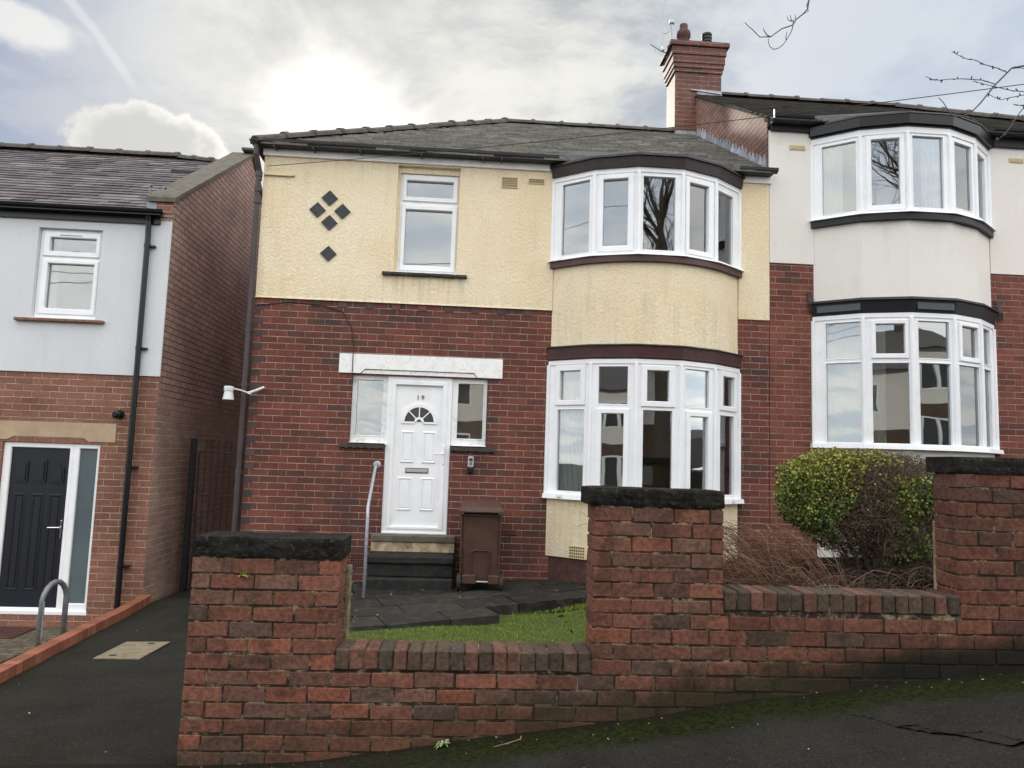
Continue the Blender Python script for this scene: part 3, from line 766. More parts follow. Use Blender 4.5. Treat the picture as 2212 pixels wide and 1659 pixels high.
LO19 = [([(.178, .479, 2.37, 2.746), (.150, .536, 1.215, 2.246)], [(.112, .552, 2.302, 2.822)]), ([(.105, .469, 2.32, 2.79), (.150, .428, 1.285, 2.199)], [(.09, .495, 1.215, 2.262)]),
        ([(.138, .417, 2.365, 2.748), (.095, .461, 1.22, 2.25)], [(.065, .492, 2.293, 2.812)]), ([(.072, .445, 2.317, 2.79), (.145, .421, 1.285, 2.197)], [(.076, .485, 1.215, 2.262)]),
        ([(.175, .443, 2.368, 2.749), (.125, .450, 1.225, 2.240)], [(.112, .510, 2.303, 2.818)])]
bw = bay_window(H, BAY, UP19, 4.225, 5.30, 5.363, 0, True, '')
b = MB(); band(b, BAY, 4.204, 4.226, .085, .075); b.build('sill', 'upvcdirty', bw)
b = MB(); A = arcP(BAY, 20)
band(b, A, 4.125, 4.203, .045); b.build('sill_band', 'maroon', bw)
b = MB(); band(b, BAY, 5.364, 5.492, .045, .07, .0); b.build('fascia', 'maroondark', bw)
b = MB(); band(b, BAY, 5.493, 5.525, .095, .085, .0)
P2 = offs(BAY, .085); up = [(x, y, 5.525) for x, y in P2]; vs = up+[(BAY[0][0]-.03, .28, zr(.28)+.012), (BAY[-1][0]+.04, .28, zr(.28)+.012)]
b.add(vs, [(0, 1, 2, 3, 6)][:0]+[(0, 1, 6), (1, 2, 6), (2, 3, 6), (3, 7, 6), (3, 4, 7), (4, 5, 7)]); b.build('bay_roof', 'darklead', bw)
b = MB(); band(b, A, 3.07, 4.124, -.012, y_end=.12); b.build('bay_apron', 'cream', H)
bl = bay_window(H, BAY, LO19, 1.172, 2.83, 2.886, 0, False, '')
b = MB(); band(b, BAY, 2.888, 3.052, .018, .045, .0); band(b, BAY, 2.905, 2.925, .034, .036, .0); b.build('fascia', 'maroon', bl)
b = MB(); band(b, BAY, 3.053, 3.072, .07, .05, .0); b.build('bay_lead', 'darklead', bl)
b = MB(); band(b, BAY, 1.115, 1.171, .085, .075); b.build('sill', 'upvc', bl)
b = MB(); band(b, BAY, .385, 1.114, -.01, y_end=.12); b.build('bay_plinth', 'cream', H)
b = MB(); band(b, BAY, -.2, .384, -.035, y_end=.12); b.build('bay_base', 'redpaint', H)
# vent in the first facet of the plinth
Tf = facetT(BAY[0], BAY[1]); b = MB(); b.T = Tf; b.cbox(.36, .60, .0, .03, .385, .545, .003); vv = b.build('air_vent', 'ventc', H)
b = MB(); b.T = Tf
for i in range(7):
    for k in range(4): b.box(.375+i*.031, .393+i*.031, -.003, .002, .402+k*.036, .422+k*.036)
b.build('vent_hole', 'hole', vv)
# room shells behind the windows
def rooms(house, x0, x1, zf, zm, zc, bx, y0=.25):
    b = MB()
    for a, c in ((zf, zm-.15), (zm, zc)):
        b.add([(x0, y0, a), (x1, y0, a), (x1, 3.4, a), (x0, 3.4, a), (x0, y0, c), (x1, y0, c), (x1, 3.4, c), (x0, 3.4, c)], [(0, 1, 2, 3), (4, 7, 6, 5), (3, 2, 6, 7), (0, 3, 7, 4), (1, 5, 6, 2)])
        for q in bx: b.add([(q, y0, a), (q, 3.4, a), (q, 3.4, c), (q, y0, c)], [(0, 1, 2, 3)])
    b.build('room', 'room', house)
rooms(H, X0+.26, X1-.1, .6, 3.2, 5.48, (.75,))

# chimney (straddles the party wall, belongs to the pair's roof)
def corbel(mb, x0, x1, y0, y1, z0, z1, e): mb.cbox(x0-e, x1+e, y0-e, y1+e, z0, z1, .004)
b = MB(); cx0, cx1, cy0, cy1 = 3.635, 4.505, 3.22, 3.78
b.box(cx0, cx1, cy0, cy1, 7.3, 8.805)
corbel(b, cx0, cx1, cy0, cy1, 8.806, 8.885, .022); corbel(b, cx0, cx1, cy0, cy1, 8.886, 8.970, .040)
corbel(b, cx0, cx1, cy0, cy1, 8.971, 9.125, .055); corbel(b, cx0, cx1, cy0, cy1, 9.126, 9.275, .075)
corbel(b, cx0, cx1, cy0, cy1, 9.276, 9.365, .12)
chim = b.build('chimney', 'brickchim', H)
b = MB(); b.lathe([(.105, 9.36), (.103, 9.56), (.108, 9.60), (.130, 9.63), (.133, 9.69), (.122, 9.74), (.090, 9.77), (.076, 9.81), (.078, 9.86), (.072, 9.885), (.05, 9.89)], (3.86, 3.47, 0), 20)
b.build('chimney_pot', 'terracotta', chim, smooth=True)
b = MB(); b.lathe([(.075, 9.36), (.075, 9.56)], (4.31, 3.47, 0), 18); pot = b.build('flue_pot', 'lead', chim)
b = MB()
for z in (9.56, 9.625, 9.69): b.lathe([(.094, z), (.094, z+.035), (.088, z+.04)], (4.31, 3.47, 0), 20)
b.lathe([(.078, 9.55), (.078, 9.72)], (4.31, 3.47, 0), 16); b.build('flue_cap', 'black', chim)
b = MB(); b.lathe([(.07, 9.36), (.06, 9.5), (.04, 9.53), (.02, 9.57)], (4.50, 3.47, 0), 12); b.build('flue_stub', 'terracotta', chim)
b = MB(); b.box(cx0-.012, 4.045, cy0-.02, cy0, zr(3.2)-.03, zr(3.2)+.09); b.box(cx0-.014, cx0, cy0-.02, cy1, zr(3.2)-.03, zr(3.3)+.06)
b.box(4.05, cx1+.01, cy0-.016, cy0, 8.385, 8.47); b.add([(3.93, cy0-.03, 8.46), (4.5, cy0-.04, 8.40), (4.5, cy0-.002, 8.48), (3.93, cy0-.002, 8.49)], [(0, 1, 2, 3)])
b.build('flashing', 'lead', chim)

# ================================================================== NEIGHBOUR (right)
N = thing('house', (7.5, 0, .6), 'red brick and off-white rendered house with black trimmed bay windows, uphill on the right', 'house')
NX0, NX1 = 4.05, 10.9; PN = shiftP(BAY, 3.57); DZ = .75
b = MB(); wallgrid(b, NX0+.003, NX1, -.3, 4.36, [(4.67, 7.19, 1.88, 3.9), (9.4, 10.3, 1.4, 3.35)], 0, .24)
b.box(NX1-.25, NX1, .245, 6.9, -.3, 6.2); b.box(NX0, NX1-.26, 6.66, 6.9, -.3, 6.2)
b.build('brick_wall', 'brickNB', N)
b = MB(); wallgrid(b, NX0+.001, NX1, 4.362, 6.23, [(4.67, 7.19, 3.9, 6.5), (8.5, 9.5, 4.9, 6.1)], -.014, .24)
b.build('render_wall', 'whiteN', N)
b = MB(); b.cbox(NX0+.01, 4.60, -.06, -.016, 6.215, 6.33, .003); b.cbox(7.26, NX1, -.06, -.016, 6.175, 6.33, .003); b.build('fascia', 'blackpaint', N)
b = MB(); gutter(b, NX0+.0, 4.62, -.12, 6.395, .062); gutter(b, 7.2, NX1+.1, -.12, 6.395, .062)
b.box(NX0+.01, 4.62, -.18, -.06, 6.33, 6.338); b.box(7.2, NX1, -.18, -.06, 6.33, 6.338); b.build('gutter', 'black', N)
b = MB(); b.box(NX0-.003, NX0+.008, -.185, -.165, 6.33, 6.45); b.build('fascia_end', 'upvc', N)
ZN = 6.42
def zn(y): return ZN+SL*y
XE = NX1+.18; XH2 = 7.9; ztn = zn(YR)
b = MB(); b.add([(NX0, EY, zn(EY)), (XE, EY, zn(EY)), (XH2, YR, ztn), (NX0, YR, ztn), (NX0, 7., zn(EY)), (XE, 7., zn(EY))],
                [(0, 1, 2, 3), (1, 5, 2), (3, 2, 5, 4), (0, 4, 5, 1), (0, 3, 4)])
nroof = b.build('roof', 'darklead', N)
b = MB(); slates(b, EY, zn(EY)+.004, SL, YR, lambda y: NX0-.03, lambda y: XE+(y-EY)*(XH2-XE)/(YR-EY), .112, .22, [(.06, .056, .05), (.075, .07, .062), (.05, .047, .042), (.085, .078, .068)])
b.build('slates', 'slate19', nroof)
b = MB(); ridgeline(b, (4.5, YR, ztn+.03), (XH2, YR, ztn+.03), .085, .45); ridgeline(b, (XH2, YR, ztn+.03), (XE, EY, zn(EY)+.03), .095, .43); b.build('ridge_tiles', 'ridge', nroof)
# gable of the party wall between the two roofs, lead soakers along its foot
b = MB(); g0, g1 = .02, 3.25
b.prism([(g0, zr(g0)-.1), (g1, zr(g1)-.1), (g1, zn(g1)-.01), (g0, zn(g0)-.01)], 4.03, 4.048, 'yz'); b.build('party_gable', 'brickgab', N)
b = MB(); b.add([(4.0, g0, zn(g0)+.0), (4.0, g1, zn(g1)), (4.03, g1, zn(g1)-.03), (4.03, g0, zn(g0)-.03)], [(0, 1, 2, 3)])
b.cbox(3.995, 4.03, g0, g0+.02, zn(g0)-.06, zn(g0), .003)
b.build('verge', 'sandcop', N)
b = MB(); y = .04; k = 0
while y < 3.1:
    h = rv(.17, .24); e = rv(-.01, .01); c = pick([(.34, .36, .40), (.42, .44, .48), (.26, .28, .31)], .1)
    yy = y+.135; zz0 = zr(y)+.01; zz1 = zr(yy)+.01
    b.prism([(y, zz0-.02), (yy-.004, zz1-.02), (yy-.004, zz1+.05), (y+.05, zz0+h+e), (y, zz0+.07)], 4.018-.004*(k % 2), 4.029, 'yz', c)
    y += .135; k += 1
b.build('lead_flashing', colmat('lead_soaker', .4, .25, 20, .002, 40), N)
# bay
UPN = [([(.136, .560, 5.027, 5.992)], []), ([(.130, .473, 5.077, 5.976)], [(.066, .530, 5.005, 6.035)]), ([(.066, .480, 5.036, 6.006)], []),
       ([(.108, .461, 5.08, 5.978)], []), ([(.062, .420, 5.06, 5.95)], [])]
LON = [([(.161, .585, 3.055, 3.53), (.163, .585, 1.953, 2.99)], []), ([(.150, .493, 3.103, 3.49), (.105, .535, 1.950, 2.98)], [(.09, .535, 3.04, 3.545)]),
       ([(.088, .500, 3.05, 3.53), (.093, .505, 1.947, 2.985)], []), ([(.140, .470, 3.10, 3.50), (.080, .497, 1.955, 2.985)], [(.078, .505, 3.035, 3.545)]),
       ([(.130, .400, 3.055, 3.535), (.13, .400, 1.96, 2.985)], [])]
bw = bay_window(N, PN, UPN, 4.975, 6.045, 6.125, 0, True, '')
b = MB(); band(b, PN, 4.952, 4.976, .085, .075); b.build('sill', 'upvc', bw)
b = MB(); band(b, arcP(PN, 20), 4.865, 4.951, .045, y_end=.1); b.build('sill_band', 'blackpaint', bw)
b = MB(); band(b, PN, 6.127, 6.150, .03, .03, .0); band(b, PN, 6.151, 6.275, .07, .085, .0); band(b, PN, 6.276, 6.300, .10, .09, .0)
P2 = offs(PN, .09); vs = [(x, y, 6.30) for x, y in P2]+[(PN[0][0]-.03, .25, zn(.25)+.012), (PN[-1][0]+.04, .25, zn(.25)+.012)]
b.add(vs, [(0, 1, 6), (1, 2, 6), (2, 3, 6), (3, 7, 6), (3, 4, 7), (4, 5, 7)]) if 0 else None; b.build('bay_fascia', 'black', bw)
b = MB(); b.add([(x, y, z+.002) for x, y, z in vs], [(0, 1, 6), (1, 2, 6), (2, 3, 6), (3, 7, 6), (3, 4, 7), (4, 5, 7)]); b.build('bay_roof', 'darklead', bw)
b = MB(); band(b, PN, 3.84, 4.864, -.008, y_end=.1); b.build('bay_apron', 'whiteN', N)
bl = bay_window(N, PN, LON, 1.93, 3.578, 3.636, 0, False, '')
b = MB(); band(b, PN, 3.638, 3.80, .02, .055, .0); band(b, PN, 3.801, 3.836, .085, .06, .0); fb = b.build('fascia', 'blackpaint', bl)
b = MB(); Po = offs(PN, .0)
for i in (0, 2):
    b.T = facetT(Po[i], Po[i+1]); L = math.dist(Po[i], Po[i+1]); b.cbox(.06, L-.02, -.050, -.0, 3.675, 3.768, .003)
b.T = Matrix.Identity(4); b.build('fascia_panel', plain('slate_grey_paint', (.055, .062, .072), .35, .1), bl)
b = MB(); band(b, PN, 1.875, 1.929, .085, .075); b.build('sill', 'upvc', bl)
b = MB(); band(b, PN, .0, 1.874, -.02, y_end=.1); b.build('bay_plinth', 'whiteN', N)
for s_ in (0, 1):
    x = (4.60, 7.27)[s_]; b = MB(); b.add([(x-.02, -.05, 3.80), (x+.05, -.05, 3.80), (x+.06, -.03, 3.70), (x, -.03, 3.70), (x-.035, -.02, 3.98), (x+.02, -.02, 3.98)], [(0, 1, 5, 4), (3, 2, 1, 0)])
    b.build('flashing', 'darklead', N)
for (xa, xb, za, zb) in ((4.332, 4.554, 5.967, 6.036), (7.507, 7.716, 5.972, 6.036)):
    b = MB(); b.cbox(xa, xb, -.030, .03, za, zb, .003); v = b.build('air_vent', 'ventc', N)
    b = MB(); b.box(xa+.012, (xa+xb)/2-.005, -.034, -.02, za+.012, zb-.012); b.box((xa+xb)/2+.005, xb-.012, -.034, -.02, za+.012, zb-.012); b.build('vent_grille', 'vento', v)
vent(N, 4.10, 4.32, 1.515, 1.585, 7, 2, 'ventr')
rooms(N, NX0+.1, NX1-.3, 1.3, 3.95, 6.2, (7.6,))
# plain window and door further right on the neighbour (only seen from the side)
b = MB(); ps = []; panel(b, ps, Matrix.Translation((8.5, .06, 0)), 1.0, 4.9, 6.1, [(.08, .92, 5.65, 6.0), (.08, .92, 5.0, 5.55)], [(.03, .97, 5.6, 6.05), (.03, .97, 4.95, 5.58)])
o = b.build('window', 'upvc', N)
for p in ps: p.build('pane', 'glass', o)
b = MB(); b.T = Matrix.Translation((9.4, .06, 0)); ring(b, (0, .9, 1.4, 3.35), (.07, .83, 1.46, 3.28), 0, .07); b.box(.07, .83, .02, .06, 1.46, 3.28)
b.T = Matrix.Identity(4); b.build('door', 'upvc', N)

# ================================================================== LEFT HOUSE
L = thing('house', (-7.4, 0, -.6), 'newer red brick house with smooth white rendered front, slate roof and dark navy door', 'house')
LX = -3.865; LX0 = -11.3
b = MB(); wallgrid(b, LX0, LX-.001, -.9, 2.49, [(-5.69, -4.518, -.475, 1.612), (-9.8, -7.9, .3, 1.6)], 0, .26); b.build('brick_wall', 'brickL', L)
b = MB(); CS = .61; cz0 = 4.775
def zc(y): return cz0+CS*y
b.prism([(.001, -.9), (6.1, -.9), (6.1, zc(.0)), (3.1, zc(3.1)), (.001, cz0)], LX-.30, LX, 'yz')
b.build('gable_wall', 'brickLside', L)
b = MB(); b.cbox(-4.075, LX-.004, -.006, .3, 4.60, cz0, .003); b.build('kneeler', 'brickL', L)
b = MB(); wallgrid(b, LX0, LX+.006, 2.488, 4.50, [(-5.50, -4.712, 3.18, 4.342), (-9.6, -8.3, 3.18, 4.34)], -.018, -.0005)
for xa, xb in ((-5.50, -4.712), (-9.6, -8.3)):
    b.box(xa-.01, xa, 0, .2, 3.17, 4.35); b.box(xb, xb+.01, 0, .2, 3.17, 4.35); b.box(xa-.01, xb+.01, 0, .2, 4.342, 4.352)
b.box(LX0, -5.51, 0, .2, 2.49, 4.5); b.box(-4.70, LX-.302, 0.0, .2, 2.49, 4.5); b.box(-5.50, -4.712, 0, .2, 2.49, 3.17); b.box(-5.50, -4.712, 0, .2, 4.353, 4.5); b.build('render_wall', 'whiteL', L)
b = MB(); b.box(LX0, LX0+.2, .26, 6.1, -.9, 4.5); b.box(LX0, LX-.31, 5.9, 6.1, -.9, 4.5); b.build('rear_wall', 'brickL', L)
b = MB(); panes = []; panel(b, panes, Matrix.Translation((-5.495, .045, 0)), .778, 3.185, 4.338, [(.118, .692, 4.052, 4.232), (.118, .690, 3.31, 3.892)], [(.045, .745, 3.985, 4.30), (.045, .745, 3.235, 3.945)])
b.box(-5.5, -4.715, .0, .06, 3.165, 3.186); o = b.build('window', 'upvc', L)
for p in panes: p.build('pane', 'glass', o)
b = MB(); b.box(-5.26, -4.98, .018, .03, 4.255, 4.268); b.build('trickle_vent', 'grey', o)
b = MB()
for k in range(7): x = -5.67+k*.155; b.cbox(x, x+.152, -.08, .06, 3.125+rv(0, .004), 3.163, .006)
b.build('sill', plain('brown_sill', (.22, .11, .07), .8, .3, 14., .003), o)
b = MB(); ps = []; panel(b, ps, Matrix.Translation((-9.6, .045, 0)), 1.3, 3.18, 4.34, [(.1, .6, 3.3, 4.2), (.7, 1.2, 3.3, 4.2)], []); o = b.build('window', 'upvc', L)
for p in ps: p.build('pane', 'glass', o)
b = MB(); ps = []; panel(b, ps, Matrix.Translation((-9.8, .06, 0)), 1.9, .3, 1.6, [(.1, .9, .4, 1.5), (1., 1.8, .4, 1.5)], []); o = b.build('window', 'upvc', L)
for p in ps: p.build('pane', 'glass', o)
b = MB(); b.cbox(LX0-.05, -4.0, -.05, -.021, 4.445, 4.545, .003); b.build('fascia', 'black', L)
b = MB(); gutter(b, LX0-.1, -3.93, -.115, 4.610, .06); b.box(LX0, -3.95, -.17, -.05, 4.535, 4.545); b.build('gutter', 'black', L)
b = MB(); b.tube([(-4.125, -.115, 4.56), (-4.125, -.09, 4.47), (-4.123, -.075, 4.3), (-4.122, -.075, -.42)], .034, 14)
for z in (4.17, 2.85, 1.36, .15): b.tube([(-4.122, -.075, z), (-4.122, -.075, z-.035)], .040, 14); b.box(-4.16, -4.03, -.07, .0, z-.03, z-.008)
b.build('drainpipe', 'black', L)
# roof
ZL = 4.66
def zl(y): return ZL+.61*y
YL = 3.1
b = MB(); b.add([(LX0-.1, -.12, zl(-.12)), (-4.17, -.12, zl(-.12)), (-4.17, YL, zl(YL)), (LX0-.1, YL, zl(YL)), (LX0-.1, 6.2, zl(-.12)), (-4.17, 6.2, zl(-.12))], [(0, 1, 2, 3), (3, 2, 5, 4), (0, 4, 5, 1), (0, 3, 4), (1, 5, 2)])
lroof = b.build('roof', 'darklead', L)
b = MB(); slates(b, -.12, zl(-.12)+.004, .61, YL, lambda y: LX0-.1, lambda y: -4.165, .165, .26,
    [(.085, .072, .075), (.11, .092, .095), (.07, .058, .062), (.13, .112, .112), (.17, .15, .145), (.095, .08, .085)], .014)
b.build('slates', 'slateL', lroof)
b = MB(); ridgeline(b, (LX0-.1, YL, zl(YL)+.02), (-5.1, YL, zl(YL)+.02), .10, .45); ridgeline(b, (-5.1, YL, zl(YL)+.02), (-4.2, YL-.12, zl(YL)-.10), .09, .3)
b.build('ridge_tiles', 'ridge', lroof)
b = MB(); yv = 2.0; b.add([(-4.75, yv, zl(yv)+.07), (-4.42, yv, zl(yv)+.07), (-4.42, yv+.28, zl(yv+.28)+.02), (-4.75, yv+.28, zl(yv+.28)+.02), (-4.75, yv, zl(yv)), (-4.42, yv, zl(yv))], [(0, 1, 2, 3), (4, 5, 1, 0), (4, 0, 3), (1, 5, 2)])
b.build('roof_vent', 'blackpaint', lroof)
b = MB(); yy = -.04
while yy < 3.1:
    y2 = min(yy+.8, 3.14); b.prism([(yy, zc(yy)+.004), (y2-.006, zc(y2)+.004), (y2-.006, zc(y2)+.062), (yy, zc(yy)+.062)], -4.20, LX+.035, 'yz'); yy = y2
b.prism([(3.15, zc(3.1)), (6.15, zc(0)), (6.15, zc(0)+.06), (3.15, zc(3.1)+.06)], -4.20, LX+.035, 'yz')
b.build('coping', 'sandcop', lroof)
b = MB(); b.cbox(-4.0, LX+.06, 2.95, 3.3, zc(3.1)+.066, zc(3.1)+.11, .006); b.build('apex_slate', 'sandcop', lroof)
b = MB(); b.tube([(-4.16, -.03, 4.86), (-4.17, -.03, 4.96)], .012, 6); b.tube([(-4.165, -.05, 4.965), (-4.165, .0, 4.965)], .02, 8)
b.tube([(-3.98, -.03, 4.84), (-3.99, -.03, 4.94)], .012, 6); b.tube([(-3.985, -.05, 4.945), (-3.985, .0, 4.945)], .02, 8); b.build('coping_clamp', 'galvdull', lroof)
b = MB(); b.box(-4.20, -4.08, .0, .25, 4.62, 4.80); b.build('flashing', 'lead', lroof)
# lintel, door
b = MB(); b.prism([(-5.95, 1.638), (-5.64, 1.638), (-5.56, 1.682), (-4.72, 1.682), (-4.66, 1.638), (-4.342, 1.638), (-4.342, 1.872), (-5.95, 1.868)], -.010, .1)
b.prism([(-5.56, 1.68), (-4.72, 1.68), (-4.68, 1.638), (-5.62, 1.638)], .004, .1); b.build('lintel', 'sand', L)
b = MB(); b.T = Matrix.Translation((-5.69, .03, 0)); ring(b, (0, .84, -.47, 1.61), (.09, .795, -.40, 1.545), 0, .08); ring(b, (.84, 1.172, -.47, 1.61), (.912, 1.128, -.342, 1.55), 0, .08)
b.cbox(0, 1.18, -.035, .08, -.475, -.43, .004)
b.T = Matrix.Identity(4); dfl = b.build('door_frame', 'upvc', L)
b = MB(); b.box(-4.785, -4.555, .06, .07, -.35, 1.56); b.build('sidelight', 'glassfrost', dfl)
b = MB(); b.box(-5.602, -4.892, .06, .10, -.40, 1.548); b.T = Matrix.Translation((0, .06, 0))
for x0_, x1_ in ((-5.53, -5.385), (-5.318, -5.165), (-5.105, -4.950)):
    ring(b, (x0_, x1_, -.20, .98), (x0_+.03, x1_-.03, -.17, .945), -.012, .01, .01); b.cbox(x0_+.036, x1_-.036, -.009, .01, -.16, .935, .006)
b.T = Matrix.Identity(4)
def archp(x0_, x1_, zb, za, zm, y0, y1, mid=False):
    pts = [(x0_, zb), (x1_, zb), (x1_, zm if mid else za[1])]; n = 6
    pts += [(x1_+(x0_-x1_)*k/n, (za[1]+(za[0]-za[1])*k/n)+(.012*math.sin(PI*k/n))) for k in range(n+1)]
    b.prism(pts, y0, y1)
archp(-5.53, -5.385, 1.11, (1.30, 1.385), 0, .046, .06); archp(-5.318, -5.165, 1.11, (1.40, 1.40), 1.4, .046, .06); archp(-5.105, -4.950, 1.11, (1.385, 1.30), 0, .046, .06)
archp(-5.505, -5.41, 1.14, (1.29, 1.345), 0, .034, .046); archp(-5.293, -5.19, 1.14, (1.37, 1.37), 1.37, .034, .046); archp(-5.08, -4.975, 1.14, (1.345, 1.29), 0, .034, .046)
dl = b.build('door', 'navy', L)
b = MB(); b.cbox(-4.935, -4.910, .030, .06, .44, .66, .005); b.tube([(-4.922, .03, .575), (-4.922, -.01, .575), (-5.055, -.015, .572)], .010, 8); b.build('handle', 'chrome', dl)
rooms(L, LX0+.25, LX-.35, -.5, 2.2, 4.5, (-7.,), .27)

L_lamp = thing('outdoor_light', (-4.315, 0, 1.99), 'round black wall light above the stone lintel beside the black drainpipe', 'wall light')
b = MB(); b.lathe([(.058, 0), (.058, -.02), (.05, -.035)], (-4.315, 0, 1.99), 20, 'y'); b.build('back_plate', 'black', L_lamp)
b = MB(); b.lathe([(.045, -.035), (.047, -.09), (.03, -.10), (.028, -.13)], (-4.325, 0, 1.985), 20, 'y'); b.build('lamp_head', 'black', L_lamp)

# ================================================================== GROUND
def interp(x, xs, zs):
    if x <= xs[0]: return zs[0]+(x-xs[0])*(zs[1]-zs[0])/(xs[1]-xs[0])
    if x >= xs[-1]: return zs[-1]+(x-xs[-1])*(zs[-1]-zs[-2])/(xs[-1]-xs[-2])
    for i in range(len(xs)-1):
        if x <= xs[i+1]: return zs[i]+(x-xs[i])*(zs[i+1]-zs[i])/(xs[i+1]-xs[i])
XS = [-12, -6, -1.5, -.7, 0, 1.16, 1.63, 2.5, 3.3, 8]; ZS = [-.4, -.20, -.10, -.055, .045, .194, .28, .385, .46, 1.0]
def zpav(x): return interp(x, XS, ZS)
def zpath(x, y): return -.10+.02*(x+1.5)-.03*(y+5.35)
def zgar(x, y): return -.035+.13*max(0, x-1.0)+.02*max(0., -y-2)*0
def sheet(fn, xs, ys, jit=0.):
    b = MB(); vs = []
    for y in ys:
        for x in xs: vs.append((x, y, fn(x, y)+(mnoise.noise(Vector((x*1.7, y*1.7, 3.)))*jit if jit else 0)))
    n = len(xs); b.add(vs, [(j*n+i, j*n+i+1, (j+1)*n+i+1, (j+1)*n+i) for j in range(len(ys)-1) for i in range(n-1)]); return b
fr_ = lambda a, b_, n: [a+(b_-a)*k/n for k in range(n+1)]
b = sheet(lambda x, y: -1.6, fr_(-600, 600, 4), fr_(-600, 600, 4)); b.build('ground', 'soil', kind='structure')
xs = fr_(-20, -2, 18)+fr_(-1.8, 4, 58)+fr_(5, 26, 21)
b = sheet(lambda x, y: zpav(x), xs, fr_(-10.6, -5.3, 26), .012); pav = b.build('pavement', 'asph', kind='structure')
b = sheet(lambda x, y: zpav(x)-.13, fr_(-26, 30, 28), fr_(-17.5, -10.58, 6)); b.build('road', 'road', kind='structure')
b = MB()
for i in range(46):
    x = -20+i; z0, z1 = zpav(x), zpav(x+.99)
    b.add([(x, -10.72, z0-.2), (x+.99, -10.72, z1-.2), (x+.99, -10.72, z1+.004), (x, -10.72, z0+.004), (x, -10.58, z0+.004), (x+.99, -10.58, z1+.004)], [(0, 1, 2, 3), (3, 2, 5, 4)])
b.build('kerb', 'sandcop', kind='structure')
b = sheet(lambda x, y: zpav(x), fr_(-26, 30, 28), fr_(-20, -17.5, 4)); b.build('pavement', 'asph', kind='structure')
b = sheet(lambda x, y: zpav(x)-.02, fr_(-26, 30, 28), fr_(-60, -20, 4)); b.build('garden_ground', 'soil', kind='structure')
# cracks in the pavement: ragged dark slots
b = MB()
def crack(pts, w0, w1):
    P = []
    for i in range(len(pts)-1):
        (xa, ya), (xb, yb) = pts[i], pts[i+1]; n = 5
        for k in range(n): t = k/n; P.append((xa+(xb-xa)*t+rv(-.008, .008), ya+(yb-ya)*t+rv(-.008, .008)))
    P.append(pts[-1]); m = len(P)
    for i in range(m-1):
        wa = 1.6*(w0+(w1-w0)*i/m)*rv(.5, 1.3); wb = 1.6*(w0+(w1-w0)*(i+1)/m)*rv(.5, 1.3)
        (xa, ya), (xb, yb) = P[i], P[i+1]; f = lambda x, y: (x, y, zpav(x)+mnoise.noise(Vector((x*1.7, y*1.7, 3.)))*.012+.005)
        b.add([f(xa, ya-wa), f(xb, yb-wb), f(xb, yb+wb), f(xa, ya+wa)], [(0, 1, 2, 3)])
crack([(2.024, -5.67), (2.063, -5.734), (2.132, -5.818), (2.175, -5.939), (2.231, -6.0), (2.283, -6.046), (2.4, -6.125), (2.456, -6.213), (2.504, -6.285), (2.583, -6.265), (2.75, -6.4)], .002, .008)
crack([(2.175, -5.937), (2.278, -5.951), (2.32, -6.05), (2.398, -6.128)], .003, .004)
crack([(2.28, -6.05), (2.40, -6.09), (2.517, -6.098), (2.56, -6.181), (2.60, -6.249)], .001, .004)
b.build('crack', 'crack', pav)

# side path down to the gate and the forecourt of the left house
b = sheet(zpath, [-3.76]+fr_(-3.6, -1.35, 12), fr_(-5.31, 6.5, 60), .008); b.build('path', 'asphpath', kind='structure')
def zfore(x, y): return -.615 if y > -2.6 else -.615+(-2.6-y)*.15
b = sheet(zfore, [-11.5, -8, -6, -5, -4.2, -3.62], fr_(-5.31, .0, 20)); b.build('forecourt', 'paver', kind='structure')
b = MB()
EB = [(-3.75, -.02), (-3.62, -1.0), (-3.53, -2.0), (-3.44, -2.92), (-3.36, -3.68), (-3.18, -5.2)]
def ex(y): return interp(-y, [-p[1] for p in EB], [p[0] for p in EB])
y = -.0
L_edge = thing('low_wall', (-3.5, -2.6, -.2), 'low edging wall of orange-red bricks between the side path and the paved forecourt', 'low wall')
while y > -5.2:
    y2 = y-.107; zt = zpath(-3.5, (y+y2)/2)+.088
    xa, xb = ex(y), ex(y2)
    c = pick([(.27, .095, .052), (.24, .083, .048), (.30, .11, .062), (.21, .075, .045)], .1); g = .007
    vs = [(xa-.115, y-g, zt-.7), (xa, y-g, zt-.7), (xa-.115, y-g, zt), (xa, y-g, zt), (xb-.115, y2, zt-.7), (xb, y2, zt-.7), (xb-.115, y2, zt), (xb, y2, zt)]
    b.add(vs, [(0, 2, 3, 1), (4, 5, 7, 6), (1, 3, 7, 5), (0, 4, 6, 2), (2, 6, 7, 3)], c); y = y2
b.build('brickwork', 'edgebrick', L_edge)
b = MB(); pts = [(ex(-.01), -.01), (ex(-5.2), -5.2)]
for i in range(len(EB)-1):
    (xa, ya), (xb, yb) = EB[i], EB[i+1]; za, zb = zpath(-3.5, ya)+.084, zpath(-3.5, yb)+.084
    b.add([(xa-.112, ya, za-.7), (xa-.003, ya, za-.7), (xa-.003, ya, za), (xa-.112, ya, za), (xb-.112, yb, zb-.7), (xb-.003, yb, zb-.7), (xb-.003, yb, zb), (xb-.112, yb, zb)], [(1, 2, 6, 5), (2, 3, 7, 6), (3, 0, 4, 7)])
b.build('mortar', plain('edge_mortar', (.22, .15, .10), .9, .3, 20.), L_edge)
